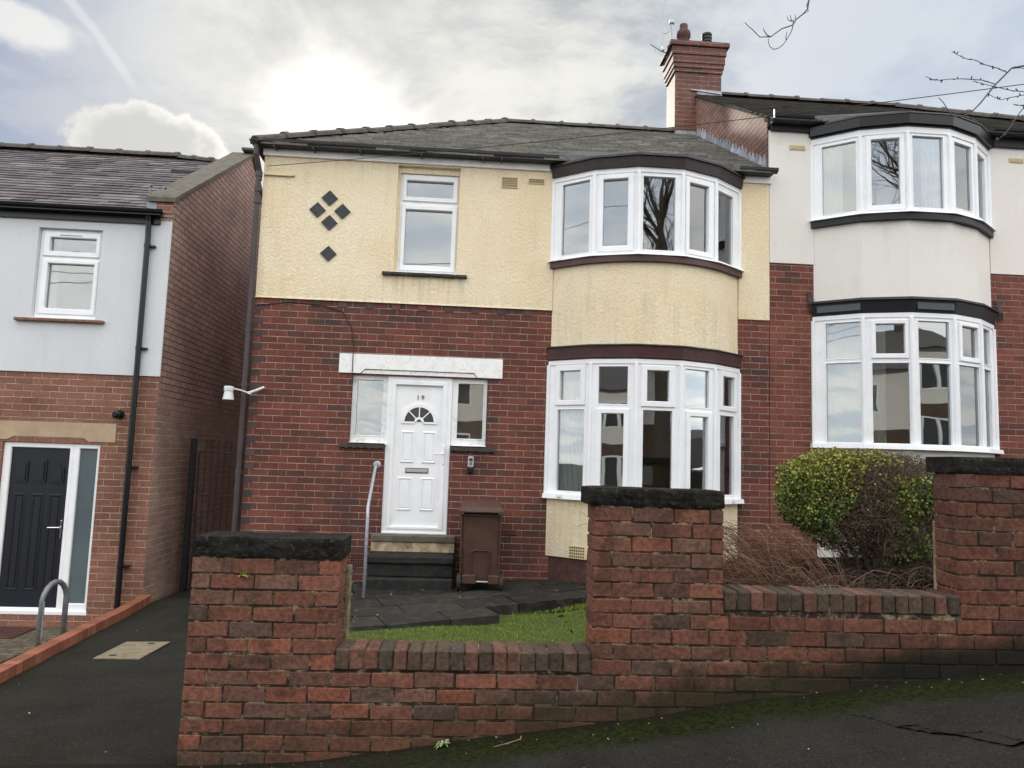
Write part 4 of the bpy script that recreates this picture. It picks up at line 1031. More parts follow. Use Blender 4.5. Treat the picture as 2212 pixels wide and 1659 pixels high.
# manhole cover
mh = [(-3.055, -2.28), (-2.656, -2.286), (-2.66, -2.95), (-3.05, -2.925)]
R_mh = thing('manhole_cover', (-2.85, -2.6, -.2), 'pale concrete-filled inspection cover set in the dark side path', 'manhole cover')
b = MB(); b.add([(x, y, zpath(x, y)+.004) for x, y in mh]+[(x, y, zpath(x, y)+.012) for x, y in mh], [(4, 7, 6, 5), (0, 1, 5, 4), (1, 2, 6, 5), (2, 3, 7, 6), (3, 0, 4, 7)]); b.build('cover', 'manhole', R_mh)
b = MB()
for x, y in ((-2.80, -2.36), (-2.93, -2.83)): b.add([(x+dx_, y+dy_, zpath(x, y)+.0145) for dx_, dy_ in ((-.03, -.02), (.03, -.02), (.03, .02), (-.03, .02))], [(0, 1, 2, 3)])
b.build('lifting_slot', 'hole', R_mh)
b = MB(); b.cbox(-6.1, -5.02, -.62, -.12, -.612, -.595, .004)
for i in range(22): b.box(-6.08+i*.048, -6.06+i*.048, -.60, -.14, -.594, -.588)
b.build('doormat', plain('mat_brown', (.10, .045, .035), .95, .3, 30.), label='reddish brown ribbed doormat in front of the navy door', cat='doormat')
# hoop
b = MB(); hx = -3.96; pts = [(hx, -2.06, -.62), (hx, -2.06, .10)]
for k in range(9): t = PI-PI*k/8; pts.append((hx+.008*k, -1.905+.155*math.cos(t), .10+.155*math.sin(t)))
pts += [(hx+.064, -1.75, -.62)]
b.tube(pts, .026, 14); b.build('hoop_rail', 'galvdull', smooth=True, label='galvanised steel hoop standing on the paved forecourt by the low brick edging', cat='hoop rail')
# gate and railings across the passage
G = thing('gate', (-3.3, .9, -.3), 'thin dark iron railing gate closing the passage between the two houses', 'gate')
b = MB(); b.box(-3.735, -3.665, .87, .94, -.6, 1.735); b.build('post', 'blackpaint', G)
b = MB(); b.tube([(-3.60, .9, -.35), (-3.615, .9, 1.56)], .014, 6)
for k in range(8):
    x = -3.53+.079*k*1.07; b.tube([(x, .9, -.25), (x, .9, 1.69)], .0065, 6); b.lathe([(.001, 1.69), (.013, 1.70), (.013, 1.715), (.002, 1.735)], (x, .9, 0), 6)
for z in (1.55, .967, .25, -.1): b.tube([(-3.62, .9, z), (-2.80, .9, z)], .009, 6)
b.build('railings', 'rust', G)
b = MB(); b.tube([(-3.70, .9, .70), (-3.60, .89, .70)], .018, 6); b.tube([(-3.70, .9, .26), (-3.58, .9, .30)], .012, 6); b.build('hinge', 'rust', G)

# ================================================================== GARDEN
b = sheet(lambda x, y: zgar(x, y), [-1.36]+fr_(-1.2, 9, 34), fr_(-5.14, .02, 22), .02); b.build('garden_ground', 'soil', kind='structure')
# lawn
def in_patio(x, y):
    # oblique front edge with a step, as laid
    if x < .56: return y > -2.10+(x)*.30
    return y > -1.76+(x)*.38
b = MB(); cnt = 0
for _ in range(60000):
    x, y = rv(-1.3, 1.9), rv(-5.1, -1.2)
    if in_patio(x, y+.02): continue
    if y < -3.6 and random.random() < .6: continue
    if random.random() < .2+.8*max(0, -x-.4): continue
    h = rv(.012, .036); a = rv(0, 6.28); w2 = .0032; z = zgar(x, y)-.005+mnoise.noise(Vector((x*1.7, y*1.7, 3.)))*.02
    lx, ly = rv(-.02, .02), rv(-.02, .02); cx_, sx_ = math.cos(a)*w2, math.sin(a)*w2
    b.add([(x-cx_, y-sx_, z), (x+cx_, y+sx_, z), (x+lx, y+ly, z+h)], [(0, 1, 2)], pick([(.16, .25, .015), (.20, .30, .022), (.24, .34, .035), (.10, .17, .012), (.28, .28, .06)], .2)); cnt += 1
b.build('grass', 'grass', kind='stuff')
b = MB(); gx = fr_(-1.3, 1.9, 16); b = sheet(lambda x, y: zgar(x, y)+.006, gx, fr_(-5.1, -1.6, 18), .02); b.build('lawn', 'lawn', kind='structure')
# patio flags laid askew
PT = thing('patio', (.2, -1.2, 0), 'worn black stone flags laid askew around the front steps', 'patio')
b = MB(); th = math.radians(18); c_, s_ = math.cos(th), math.sin(th)
for r in range(-3, 9):
    v0 = -2.55+r*.46; u = -2.2+(r % 2)*.3+rv(-.1, .1)
    while u < 3.0:
        wu = rv(.5, .74); uc, vc = u+wu/2, v0+.23
        cx_, cy_ = uc*c_-vc*s_+.0, uc*s_+vc*c_
        corners = [(u+.006, v0+.006), (u+wu-.006, v0+.006), (u+wu-.006, v0+.452), (u+.006, v0+.452)]
        W_ = [(p*c_-q*s_, p*s_+q*c_) for p, q in corners]
        W_ = [(min(max(px_, -1.30), 1.62), py_) for px_, py_ in W_]
        if all(-1.31 < px_ < 1.64 for px_, _ in W_) and W_[1][0]-W_[0][0] > .1 and cy_ < .25 and in_patio(cx_, cy_-.05) :
            col = pick([(.018, .017, .015), (.023, .021, .018), (.015, .014, .013), (.030, .027, .022)], .15); hz = [rv(-.006, .006)+.03+.045*max(-.6, px_) for px_, _ in W_]
            vs = [(px_, py_, -.12) for px_, py_ in W_]+[(px_, py_, z) for (px_, py_), z in zip(W_, hz)]
            b.add(vs, [(4, 5, 6, 7), (0, 1, 5, 4), (1, 2, 6, 5), (2, 3, 7, 6), (3, 0, 4, 7)], col)
        u += wu
b.build('flagstones', 'flag', PT)
# steps
ST = thing('doorstep', (-.58, -.3, 0), 'stone front steps, pale worn riser above two soot-black treads', 'steps')
b = MB(); b.cbox(-1.10, -.055, -.17, .03, .523, .604, .008, jit=.002); b.build('threshold', 'sandcop', ST)
b = MB(); b.cbox(-1.095, -.06, -.15, .02, .40, .522, .006); b.build('riser', 'palestone', ST)
b = MB(); b.cbox(-1.11, -.05, -.50, .0, .300, .399, .022, jit=.003); b.build('tread', 'step', ST)
b = MB(); b.cbox(-1.09, -.07, -.455, -.0, .15, .299, .006); b.build('riser', 'step', ST)
b = MB(); b.cbox(-1.11, -.055, -.55, -.0, -.05, .140, .022, jit=.003); b.build('tread', 'step', ST)
# handrail
HR = thing('handrail', (-1.05, -.9, 0), 'bent galvanised steel handrail rising from the patio to the wall beside the white door', 'handrail')
b = MB(); b.tube([(-1.045, -1.03, -.05), (-1.05, -1.0, .90), (-1.053, -.985, .95), (-1.058, -.95, 1.0), (-1.08, -.25, 1.42), (-1.084, -.18, 1.452), (-1.085, -.12, 1.468), (-1.086, -.01, 1.470)], .0185, 12); b.build('rail', 'galv', HR, smooth=True)
b = MB(); b.lathe([(.048, 0), (.048, -.008), (.03, -.02)], (-1.086, 0, 1.468), 20, 'y'); b.build('flange', 'galv', HR)
# key safe
KS = thing('key_safe', (.10, 0, 1.5), 'small grey key safe with black flap hung on the brick wall right of the door', 'key safe')
b = MB(); b.cbox(.066, .142, -.045, .0, 1.470, 1.612, .010); b.build('body', 'grey', KS)
b = MB(); b.cbox(.068, .140, -.055, -.002, 1.395, 1.469, .014); b.build('flap', 'black', KS)
b = MB(); b.cbox(.082, .126, -.050, -.044, 1.555, 1.585, .003); b.cbox(.092, .100, -.050, -.044, 1.500, 1.54, .002); b.cbox(.108, .116, -.050, -.044, 1.500, 1.54, .002); b.build('button', 'blackpaint', KS)
# lamp at the corner
LP = thing('security_light', (-2.7, -.1, 2.3), 'white cone-shaped security lamp on a bent arm at the left corner of number 19', 'wall lamp')
b = MB(); b.lathe([(.067, 2.212), (.050, 2.315), (.057, 2.32), (.060, 2.36), (.055, 2.378), (.01, 2.383)], (-2.922, -.25, 0), 20); b.build('lamp_head', 'lampw', LP, smooth=False)
b = MB(); b.tube([(-2.87, -.25, 2.352), (-2.78, -.24, 2.335), (-2.69, -.22, 2.306)], .009, 8); b.cbox(-2.70, -2.66, -.235, -.19, 2.29, 2.325, .005)
b.tube([(-2.685, -.215, 2.308), (-2.60, -.07, 2.372), (-2.566, -.01, 2.400)], .017, 8); b.build('arm', 'lampw', LP)
# wheelie bin, its wheeled back to the street
BN = thing('wheelie_bin', (.245, -.45, .03), 'brown wheelie bin parked against the wall right of the front steps, wheels outward', 'bin')
BR_ = Matrix.Translation((.245, -.74, .035)) @ Matrix.Rotation(math.radians(-2), 4, 'Z')
b = MB(); b.T = BR_
def frustum(mb, a, c, zt, zb, ch=.02):
    vs = []
    for (x0, x1, y0, y1), z in ((a, zb), (c, zt)):
        vs += [(x0+ch, y0, z), (x1-ch, y0, z), (x1, y0+ch, z), (x1, y1-ch, z), (x1-ch, y1, z), (x0+ch, y1, z), (x0, y1-ch, z), (x0, y0+ch, z)]
    mb.add(vs, [(k, (k+1) % 8, (k+1) % 8+8, k+8) for k in range(8)]+[tuple(range(7, -1, -1)), tuple(range(8, 16))])
frustum(b, (-.200, .235, .06, .50), (-.228, .222, -.01, .60), .90, .135)
b.cbox(-.205, -.04, .015, .12, .085, .19, .01); b.cbox(.105, .240, .015, .12, .085, .19, .01)
# raised arch on the back
arc = [(-.105, .16), (-.105, .44)]+[(-.105+.035*(1-math.cos(t)), .44+.035*math.sin(t)) for t in (PI/6, PI/3, PI/2)]+[(.105-.035*(1-math.cos(t)), .44+.035*math.sin(t)) for t in (PI/2, PI/3, PI/6)]+[(.105, .44), (.105, .16)]
b.tube([(x+.01, .052-.078*(z-.135)/.765, z) for x, z in arc], .008, 5)
for sx in (-1, 1): b.tube([(sx*.222, .05, .15), (sx*.228, -.012, .88)], .011, 5)
b.cbox(-.245, .238, -.03, .62, .875, .905, .008); b.build('body', 'bin', BN)
b = MB(); b.T = BR_
vs = [(-.27, -.05, .915), (.27, -.05, .915), (.27, .64, .915), (-.27, .64, .915), (-.245, -.03, .985), (.245, -.03, .985), (.235, .60, 1.02), (-.235, .60, 1.02), (-.20, .1, 1.035), (.20, .1, 1.035), (.19, .5, 1.045), (-.19, .5, 1.045)]
b.add(vs, [(0, 1, 5, 4), (1, 2, 6, 5), (2, 3, 7, 6), (3, 0, 4, 7), (4, 5, 9, 8), (5, 6, 10, 9), (6, 7, 11, 10), (7, 4, 8, 11), (8, 9, 10, 11), (3, 2, 1, 0)])
b.tube([(-.265, -.085, .935), (.265, -.085, .935)], .017, 8)
for x in (-.27, -.235, .2, .235): b.cbox(x, x+.035, -.10, .0, .895, .955, .006)
b.build('lid', 'bin', BN)
b = MB(); b.T = BR_; b.tube([(-.245, .06, .110), (.27, .06, .110)], .011, 8); b.build('axle', 'galv', BN)
for x in (-.262, .236):
    b = MB(); b.T = BR_; b.lathe([(.07, 0), (.1, .004), (.1, .042), (.07, .046)], (x, .07, .10), 24, 'x'); wh = b.build('wheel', 'rubber', BN)
    b = MB(); b.T = BR_; b.lathe([(.055, -.003), (.055, .05)], (x, .07, .10), 16, 'x'); b.build('hub', 'black', wh)

# ------------------------------------------------------------------ front garden wall, brick by brick
GW = thing('garden_wall', (.8, -5.24, .1), 'low front wall of old moss-stained red bricks with three tall piers, stepping up the sloping pavement', 'garden wall')
YF, YB = -5.35, -5.125; BW, BH = .2257, .0851; ZR = .414
bc = [(.138, .060, .042), (.125, .056, .040), (.150, .066, .045), (.105, .056, .042), (.082, .054, .042), (.120, .067, .049), (.175, .070, .045), (.132, .061, .043), (.140, .062, .042)]
bc = [(r*1.30, g*1.23, b_*1.22) for r, g, b_ in bc]
mb = MB(); mo = MB()
def course(x0, x1, k, yf=YF, yb=YB, ztop=None):
    z0 = ZR+k*BH; z1 = z0+BH-.0095
    if ztop: z1 = min(z1, ztop)
    ph = (k % 2)*BW/2
    x = x0+(-rv(0, .02)); n = 0
    xs_ = [x0]
    nxt = x0+(BW/2 if k % 2 else BW)
    while nxt < x1-.06: xs_.append(nxt+rv(-.012, .012)); nxt += BW
    xs_.append(x1)
    for a, c in zip(xs_[:-1], xs_[1:]):
        o = rv(-.0025, .002); zj = rv(-.002, .002); g = rv(.0025, .006)
        mb.cbox(a+(g if a > x0 else 0), c-(g if c < x1 else 0), yf+o, yb, z0+zj, z1+zj, rv(.002, .0055), tuple(v*(1. if a < 1.5 else .8) for v in pick(bc, .18)), jit=.0035)
def kmin(x): return math.floor((zpav(x)-ZR)/BH)-1
XR = 6.2
lo = kmin(-1.5)
for k in range(lo, 14):
    zc_ = ZR+k*BH
    # spans of the wall present at this height
    if k < 0: spans = [(-1.462, XR)]
    elif k < 4: spans = [(-1.458, -.658), (.765, XR)]
    elif k < 7: spans = [(-1.456, -.658), (.765, 1.520), (2.935, XR)]
    elif k < 11: spans = [(.765, 1.520), (2.935, XR)]
    else: spans = [(2.935, XR)]
    for a, c in spans:
        # drop the bricks buried well below the pavement
        while a < c and kmin(a) > k+1 : a = a
        aa, cc = a, c
        if zpav(c) > zc_+.25:
            xx = a
            while xx < c and zpav(xx) < zc_+.2: xx += .1
            cc = min(c, xx)
        if cc-aa > .1: course(aa, cc, k)
mb.build('brickwork', 'gbrick', GW)
my0, my1 = YF+.0055, YB-.006
for x0_, x1_, z1_ in ((-1.452, XR-.01, .408), (-1.450, -.664, 1.022), (.771, 1.514, 1.362), (1.5, 2.95, .768), (2.941, XR-.01, 1.612)):
    mo.box(x0_, x1_, my0+random.uniform(0, .0008), my1-random.uniform(0, .0008), -.6, z1_)
mo.build('mortar', 'mortar', GW)
# brick-on-edge copings
for x0_, x1_, z0_ in ((-.657, .764, .416), (1.522, 2.934, .772)):
    b = MB(); n = round((x1_-x0_)/.0785); wv = (x1_-x0_)/n
    for i in range(n):
        x = x0_+i*wv; o = rv(-.004, .004)
        b.cbox(x+.003, x+wv-.003, YF-.004+o, YB+.006, z0_+.004, z0_+.113+rv(-.003, .003), rv(.005, .009), pick([(.085, .060, .042), (.11, .068, .050), (.145, .072, .052), (.075, .057, .042), (.17, .082, .060), (.10, .068, .048)], .15), jit=.003)
    b.build('brick_coping', 'gbrick', GW)
    mo = MB(); mo.box(x0_+.002, x1_-.002, YF+.010, YB-.004, z0_-.004, z0_+.104); mo.build('mortar', 'mortar', GW)
# stone caps: rounded slabs with worn edges
def cap(x0, x1, z0, z1, y0=YF-.012, y1=YB+.05):
    b = MB(); nx, nr = 26, 12; prof = []
    for k in range(nr+1): t = k/nr; prof.append(t)
    ring_ = []
    cy, hy = (y0+y1)/2, (y1-y0)/2; cz_, hz = (z0+z1)/2, (z1-z0)/2
    vs = []; m = 28
    for i in range(nx+1):
        x = x0+(x1-x0)*i/nx; e = .965 if i in (0, nx) else 1
        for k in range(m):
            t = 2*PI*(k+.5)/m; ca, sa = math.cos(t), math.sin(t); q = (abs(ca)**20+abs(sa)**20)**(-1/20)
            nn = mnoise.noise(Vector((x*7, ca*1.5, sa*1.5+z0*7)))*.005+mnoise.noise(Vector((x*28, ca*6, sa*6+z0*7)))*.0035
            vs.append((x+(0 if 0 < i < nx else 0), cy+ca*q*(hy*e+nn), cz_+sa*q*(hz*e+nn)))
    fs = [(i*m+k, i*m+(k+1) % m, (i+1)*m+(k+1) % m, (i+1)*m+k) for i in range(nx) for k in range(m)]+[tuple(range(m-1, -1, -1)), tuple(range(nx*m, (nx+1)*m))]
    b.add(vs, fs); return b
for a in ((-1.452, -.640, 1.012, 1.122), (.727, 1.522, 1.352, 1.452), (2.915, 6.25, 1.600, 1.700)):
    cap(*a).build('coping_stone', 'stone', GW, smooth=False)
# weathered timber posts against the wall ends
b = MB(); b.cbox(-.655, -.630, -5.12, -5.06, .45, .945, .004, jit=.004); b.build('timber_post', 'timber', label='narrow weathered timber strip fixed behind the leftmost pier', cat='timber post')
b = MB(); b.cbox(2.955, 3.01, -5.115, -5.06, .62, 1.30, .005, jit=.005); b.build('timber_post', 'timber', label='split weathered timber post against the rightmost pier beside the hedge', cat='timber post')

# ------------------------------------------------------------------ plants
def leafmb(mb, p, s, cols, up=.3):
    d = Vector((rv(-1, 1), rv(-1, 1), rv(-.6, 1)+up)).normalized(); a = d.cross(Vector((rv(-1, 1), rv(-1, 1), rv(-1, 1)))).normalized()
    d = d*s; a = a*s*.42; p = Vector(p); m = p+d*.5
    mb.add([p, m+a, p+d, m-a], [(0, 1, 2, 3)], pick(cols, .2))
HG = thing('hedge', (4.1, -2.2, .4), 'rounded privet hedge, leafy yellow-green at both ends and bare dead twigs in the middle', 'hedge')
cxh, cyh, czh = 4.11, -2.15, 1.22; hxh, hyh, hzh = .81, .50, .58
def hshape(p):
    x, y, z = (p[0]-cxh)/hxh, (p[1]-cyh)/hyh, (p[2]-czh)/hzh
    tap = 1.0
    if z < -.2: tap = 1-(.95 if x < 0 else .22)*(-.2-z)
    if z > .5 and x < 0: tap = 1-.22*(z-.5)
    return (abs(x/max(tap, .1))**4+abs(y/max(tap, .35))**3+abs(z)**4.5)**(1/4)
lf = MB(); tw = MB(); st = MB()
green = [(.030, .052, .012), (.045, .080, .016), (.065, .115, .022), (.095, .15, .03)]; yel = [(.22, .22, .035), (.30, .28, .05), (.15, .18, .03)]; lim = [(.13, .18, .03), (.085, .14, .03), (.20, .24, .05)]
n = 0
while n < 26000:
    p = (rv(cxh-hxh*1.1, cxh+hxh*1.1), rv(cyh-hyh*1.1, cyh+hyh*1.1), rv(czh-hzh*1.1, czh+hzh*1.1))
    r = hshape(p)+mnoise.noise(Vector(p)*5)*.10
    if r > 1.0 or r < .62: continue
    xr_ = (p[0]-cxh)/hxh; zr_ = (p[2]-czh)/hzh
    q = mnoise.noise(Vector((p[0]*2.4+4, p[1]*1.2, p[2]*2.4)))
    left_ = 1 if xr_ < -.42+zr_*.28*(1 if zr_ > 0 else .3)+q*.35 else 0
    top_ = .5 if zr_ > .72 and xr_ < .25 else 0
    right_ = .9 if (xr_ > .10+q*.4 and zr_ < .55 and zr_ > -.85 and q > -.28) else 0
    dens = max(left_, top_, right_, .035)
    if random.random() > dens: continue
    if zr_ < -.35 and xr_ < .3 and random.random() < .35: continue
    ylw = .85*max(0, zr_+.25)*(1 if xr_ < .3 else .35)+.08
    cols = yel if random.random() < ylw else (lim if random.random() < (.38 if xr_ < .1 else .6) else green)
    leafmb(lf, p, rv(.022, .036), cols); n += 1
lf.build('foliage', 'leaf', HG)
for _ in range(15000):
    while True:
        p = Vector((rv(cxh-hxh, cxh+hxh), rv(cyh-hyh, cyh+hyh), rv(czh-hzh, czh+hzh)))
        if hshape(p) < .98 and (hshape(p) > .55 or random.random() < .3): break
    if (p.x-cxh)/hxh < -.55 and random.random() < .8: continue
    d = Vector((rv(-1, 1), rv(-.6, .6), rv(-.2, .9))).normalized()*rv(.06, .17); k = Vector((rv(-1, 1), rv(-1, 1), rv(-1, 1)))*.02
    tw.tube([p-d*.5, p+k, p+d*.5], [.0028, .0022, .0010], 3, cap=False)
for _ in range(700):
    x = rv(3.2, 4.95); y = rv(-2.9, -1.7); z = zgar(x, y)+rv(0, .28); d = Vector((rv(-1, 1), rv(-.6, .6), rv(-.1, .5))).normalized()*rv(.08, .25); p = Vector((x, y, z))
    tw.tube([p-d*.5, p+Vector((0, 0, rv(0, .03))), p+d*.5], [.0035, .003, .0015], 3, cap=False)
tw.build('dead_twigs', 'twig', HG)
for _ in range(16):
    a = Vector((4.15+rv(-.18, .2), -2.15+rv(-.15, .15), .30)); e = Vector((cxh+rv(-.6, .6), cyh+rv(-.3, .3), czh+rv(-.1, .35)))
    m1 = a.lerp(e, .4)+Vector((rv(-.06, .06), rv(-.06, .06), .08))
    st.tube([a, m1, e], [.016, .011, .004], 6)
st.build('stem', 'bark', HG)
SH = thing('shrub', (3.2, -2.3, .3), 'bare shrub of thin arching red-brown stems between the bay window and the hedge', 'shrub')
b = MB()
for i in range(430):
    right = i % 5 == 0
    base = Vector((rv(2.9, 3.8), rv(-2.75, -1.95), .24)) if i % 4 else Vector((rv(2.3, 3.2), rv(-2.6, -1.9), .2))
    reach = rv(.3, .9) if right else -rv(.25, 1.25); hgt = rv(.12, .45) if right else rv(.25, .82); bend = rv(.50, .78); pts = []
    ln = Vector((reach, rv(-.4, .3), 0))
    for k in range(8):
        t = k/7; pts.append(base+ln*t**1.15+Vector((rv(-.012, .012), rv(-.012, .012), hgt*math.sin(t*PI*bend)+rv(-.008, .008))))
    r_ = rv(.0028, .0058); sc = pick([(.10, .05, .033), (.16, .085, .055), (.24, .14, .09), (.30, .19, .12), (.07, .04, .03)], .2); b.tube(pts, [r_*(1-.7*k/7) for k in range(8)], 3, sc, cap=False)
    for q in random.sample(pts[3:7], 2): b.tube([q, q+Vector((rv(-.22, .06), rv(-.1, .1), rv(-.06, .10)))], [.0026, .0015], 3, sc, cap=False)
b.build('stems', 'redstem', SH)
b = MB()
for _ in range(900):
    a, r = rv(0, 6.28), rv(0, 1)**.5; z = rv(.02, .80); rad = .20*(1-abs(z-.45)*1.1)
    p = (-.93+math.cos(a)*r*rad, -3.9+math.sin(a)*r*rad, -.03+z); leafmb(b, p, rv(.018, .03), [(.03, .055, .02), (.05, .085, .03), (.08, .12, .05)])
BS = thing('bush', (-.93, -3.9, -.03), 'small dark green bush half hidden behind the leftmost pier', 'bush'); b.build('foliage', 'leaf', BS)
b = MB()
for _ in range(6): b.tube([(-.93, -3.9, -.06), (-.93+rv(-.1, .1), -3.9+rv(-.1, .1), rv(.3, .65))], [.006, .002], 5)
b.build('stem', 'bark', BS)
# weeds rooted in the wall
def weed(name, x, y, z, r, n, label, cols):
    b = MB()
    for _ in range(n):
        a = rv(0, 6.28); d = Vector((math.cos(a), math.sin(a)*.6-.2, rv(-.1, .8))).normalized()*r*rv(.6, 1.1); s = d.cross(Vector((0, 0, 1))).normalized()*r*.16; p = Vector((x, y, z))
        b.add([p, p+d*.6+s, p+d+Vector((0, 0, -.3*r)), p+d*.6-s], [(0, 1, 2, 3)], pick(cols, .2))
    b.build(name, 'leaf', label=label, cat='weed')
weed('weed', -1.175, -5.36, .918, .036, 12, 'tiny bright green seedling growing from a mortar joint near the top of the leftmost pier', [(.20, .30, .05)])
weed('weed', -.045, -5.40, .05, .05, 26, 'pale green sprig of weed at the foot of the wall in the low middle stretch', [(.16, .24, .07), (.30, .36, .2)])
weed('weed', 2.22, -5.16, .885, .05, 22, 'grey-green weed on top of the brick coping in front of the hedge', [(.12, .16, .09), (.08, .11, .06)])
b = MB()
for i in range(90):
    x = rv(-1.4, 3.3); y = -5.36-abs(random.gauss(0, .09))-.01; s = rv(.003, .008)
    if i > 60: y = rv(-6.8, -5.5)
    if i > 78: x, y = rv(-3.3, -1.6), rv(-5.2, -1)
    z = (zpav(x) if y < -5.3 else zpath(x, y))+.006
    c = pick([(.45, .42, .36), (.3, .24, .16), (.16, .10, .06), (.6, .58, .52)])
    a = rv(0, 6.28); ux, uy = math.cos(a)*s, math.sin(a)*s; kk = rv(.4, 1.); b.add([(x-ux, y-uy, z), (x+uy*kk, y-ux*kk, z), (x+ux, y+uy, z+s*.5), (x-uy*kk, y+ux*kk, z+.002)], [(0, 1, 2, 3)], c)
for i in range(46):
    x, y = rv(-1.2, 1.6), rv(-3.9, -.6); s = rv(.012, .028)
    z = (zgar(x, y)+.03) if not in_patio(x, y) else .05+.045*max(-.6, x); c = pick([(.16, .09, .04), (.26, .17, .08), (.10, .06, .035), (.34, .28, .18)]); a = rv(0, 6.28); ux, uy = math.cos(a)*s, math.sin(a)*s
    b.add([(x-ux, y-uy, z), (x+uy*.5, y-ux*.5, z+.004), (x+ux, y+uy, z+.010), (x-uy*.5, y+ux*.5, z+.003)], [(0, 1, 2, 3)], c)
b.build('leaf_litter', 'litter', kind='stuff')
b = MB(); b.tube([(.22, -5.53, .085), (.30, -5.50, .095), (.37, -5.455, .10), (.375, -5.42, .102)], .003, 5); b.build('fallen_twig', 'timber', label='thin pale fallen twig on the pavement below the low wall', cat='twig')
b = MB(); b.tube([(2.95, -5.93, .44), (3.02, -5.95, .447), (3.10, -5.96, .45)], .006, 5); b.build('fallen_twig', 'twig', label='short dark stick on the pavement at the right edge of the photo', cat='twig')

# ------------------------------------------------------------------ aerial, wires
AN = thing('tv_aerial', (3.63, 3.45, 9.3), 'grey television aerial on a bent mast strapped to the chimney', 'aerial')
b = MB(); b.tube([(3.66, 3.45, 8.6), (3.651, 3.45, 9.5), (3.625, 3.45, 9.90)], .018, 8); b.cbox(3.58, 3.67, 3.41, 3.49, 9.88, 9.95, .005); b.build('bracket_pole', 'galv', AN)
b = MB(); b.tube([(3.445, 3.45, 9.30), (3.462, 3.45, 9.68), (3.472, 3.45, 10.04), (3.497, 3.45, 10.36), (3.52, 3.45, 10.8)], .011, 8)
b.tube([(3.462, 3.45, 9.676), (3.53, 3.45, 9.69), (3.575, 3.45, 9.73), (3.598, 3.45, 9.80), (3.619, 3.45, 10.05)], .010, 8)
b.tube([(3.17, 3.25, 9.325), (3.43, 3.42, 9.30), (3.66, 3.62, 9.36)], .009, 6); b.cbox(3.44, 3.49, 3.42, 3.47, 9.33, 9.42, .005)
for k in range(10):
    t = k/9; x = 3.18+t*.46; y = 3.26+t*.33; z = 9.32+abs(t-.5)*.04; h = .11-.01*t; b.tube([(x+.01, y, z-h), (x-.01, y, z+h)], .0035, 4)
b.build('mast', 'galv', AN)
def sagwire(a, c, sag, r, n=24):
    a, c = Vector(a), Vector(c); return [a.lerp(c, k/n)+Vector((0, 0, -4*sag*(k/n)*(1-k/n))) for k in range(n+1)], r
b = MB(); p_, r_ = sagwire((-2.70, -.05, 5.30), (10.19, -4.77, 5.73), .16, .0045, 40); b.tube(p_, r_, 5); b.build('telephone_wire', 'wire', label='telephone wire running from the left corner of number 19 up across both roofs', cat='wire')
for i in range(4):
    b = MB(); p_, r_ = sagwire((-26, -13.5-.12*i, 6.5+.35*i), (30, -13.5-.12*i, 8.2+.35*i), .5, .012, 30); b.tube(p_, r_, 5)
    b.build('telephone_wire', 'wire', label='black cable along the street, seen only mirrored in the windows', cat='wire', group='cables along the street')
b = MB(); b.tube([(-2.72, -.01, 3.46), (-2.3, -.012, 3.52), (-1.9, -.012, 3.50), (-1.62, -.012, 3.42), (-1.50, -.012, 3.22), (-1.455, -.012, 2.95), (-1.46, -.028, 2.86), (-1.458, -.028, 2.64)], .0055, 5)
b.build('cable', 'wire', label='thin dark cable looping over the bricks and down across the white lintel', cat='cable')

# ------------------------------------------------------------------ bare street tree, boughs reaching over the view
def branch(b, p, d, L, r, depth, kids=3):
    n = 5; pts = [p]; q = p.copy(); dd = d.copy()
    for k in range(n):
        dd = (dd+Vector((rv(-1, 1), rv(-1, 1), rv(-.6, 1)))*.16).normalized(); q = q+dd*L/n; pts.append(q.copy())
    b.tube(pts, [r*(1-.5*k/n) for k in range(n+1)], 7 if depth > 2 else 4, cap=False)
    if depth <= 0: return
    for k in range(kids+1):
        i = random.choice([2, 3, 4, 5]) if k < kids else 5
        nd = (dd+Vector((rv(-1, 1), rv(-1, 1), rv(-.5, .9)))*.85).normalized()
        branch(b, pts[i], nd, L*rv(.58, .82), r*.5*rv(.8, 1.1), depth-1, kids)
TR = thing('street_tree', (5.7, -12.4, .5), 'tall bare street tree across the pavement, its winter boughs entering the sky at top right', 'tree')
b = MB(); b.tube([(5.7, -12.4, .3), (5.72, -12.4, 1.0), (5.66, -12.35, 3.2), (5.6, -12.4, 5.6)], [.34, .27, .24, .20], 12); b.build('trunk', 'bark', TR)
b = MB()
for d, L_, r_ in ((Vector((-.25, .1, 1)), 3.3, .14), (Vector((.35, -.1, 1)), 3.2, .13), (Vector((-.7, -.2, .8)), 2.6, .10), (Vector((.75, .3, .7)), 2.6, .09), (Vector((.1, -.7, .8)), 2.6, .09)):
    branch(b, Vector((5.6, -12.4, 5.3)), d.normalized(), L_, r_, 5, 3)
b.build('crown', 'bark', TR)
b = MB()
def limb(pts, r0_, r1_, sub=None):
    m = len(pts); r0_, r1_ = (r0_*.72, r1_*.72) if r0_ < .02 else (r0_, r1_); b.tube(pts, [r0_+(r1_-r0_)*k/(m-1) for k in range(m)], 6, cap=False)
def buds(pts, r, every=1):
    for i in range(len(pts)-1):
        a, c = Vector(pts[i]), Vector(pts[i+1])
        for k in range(every):
            t = rv(.1, .9); p = a.lerp(c, t); b.tube([p, p+Vector((rv(-.012, .012), rv(-.01, .01), rv(-.014, .02)))], [r, r*1.2], 4)
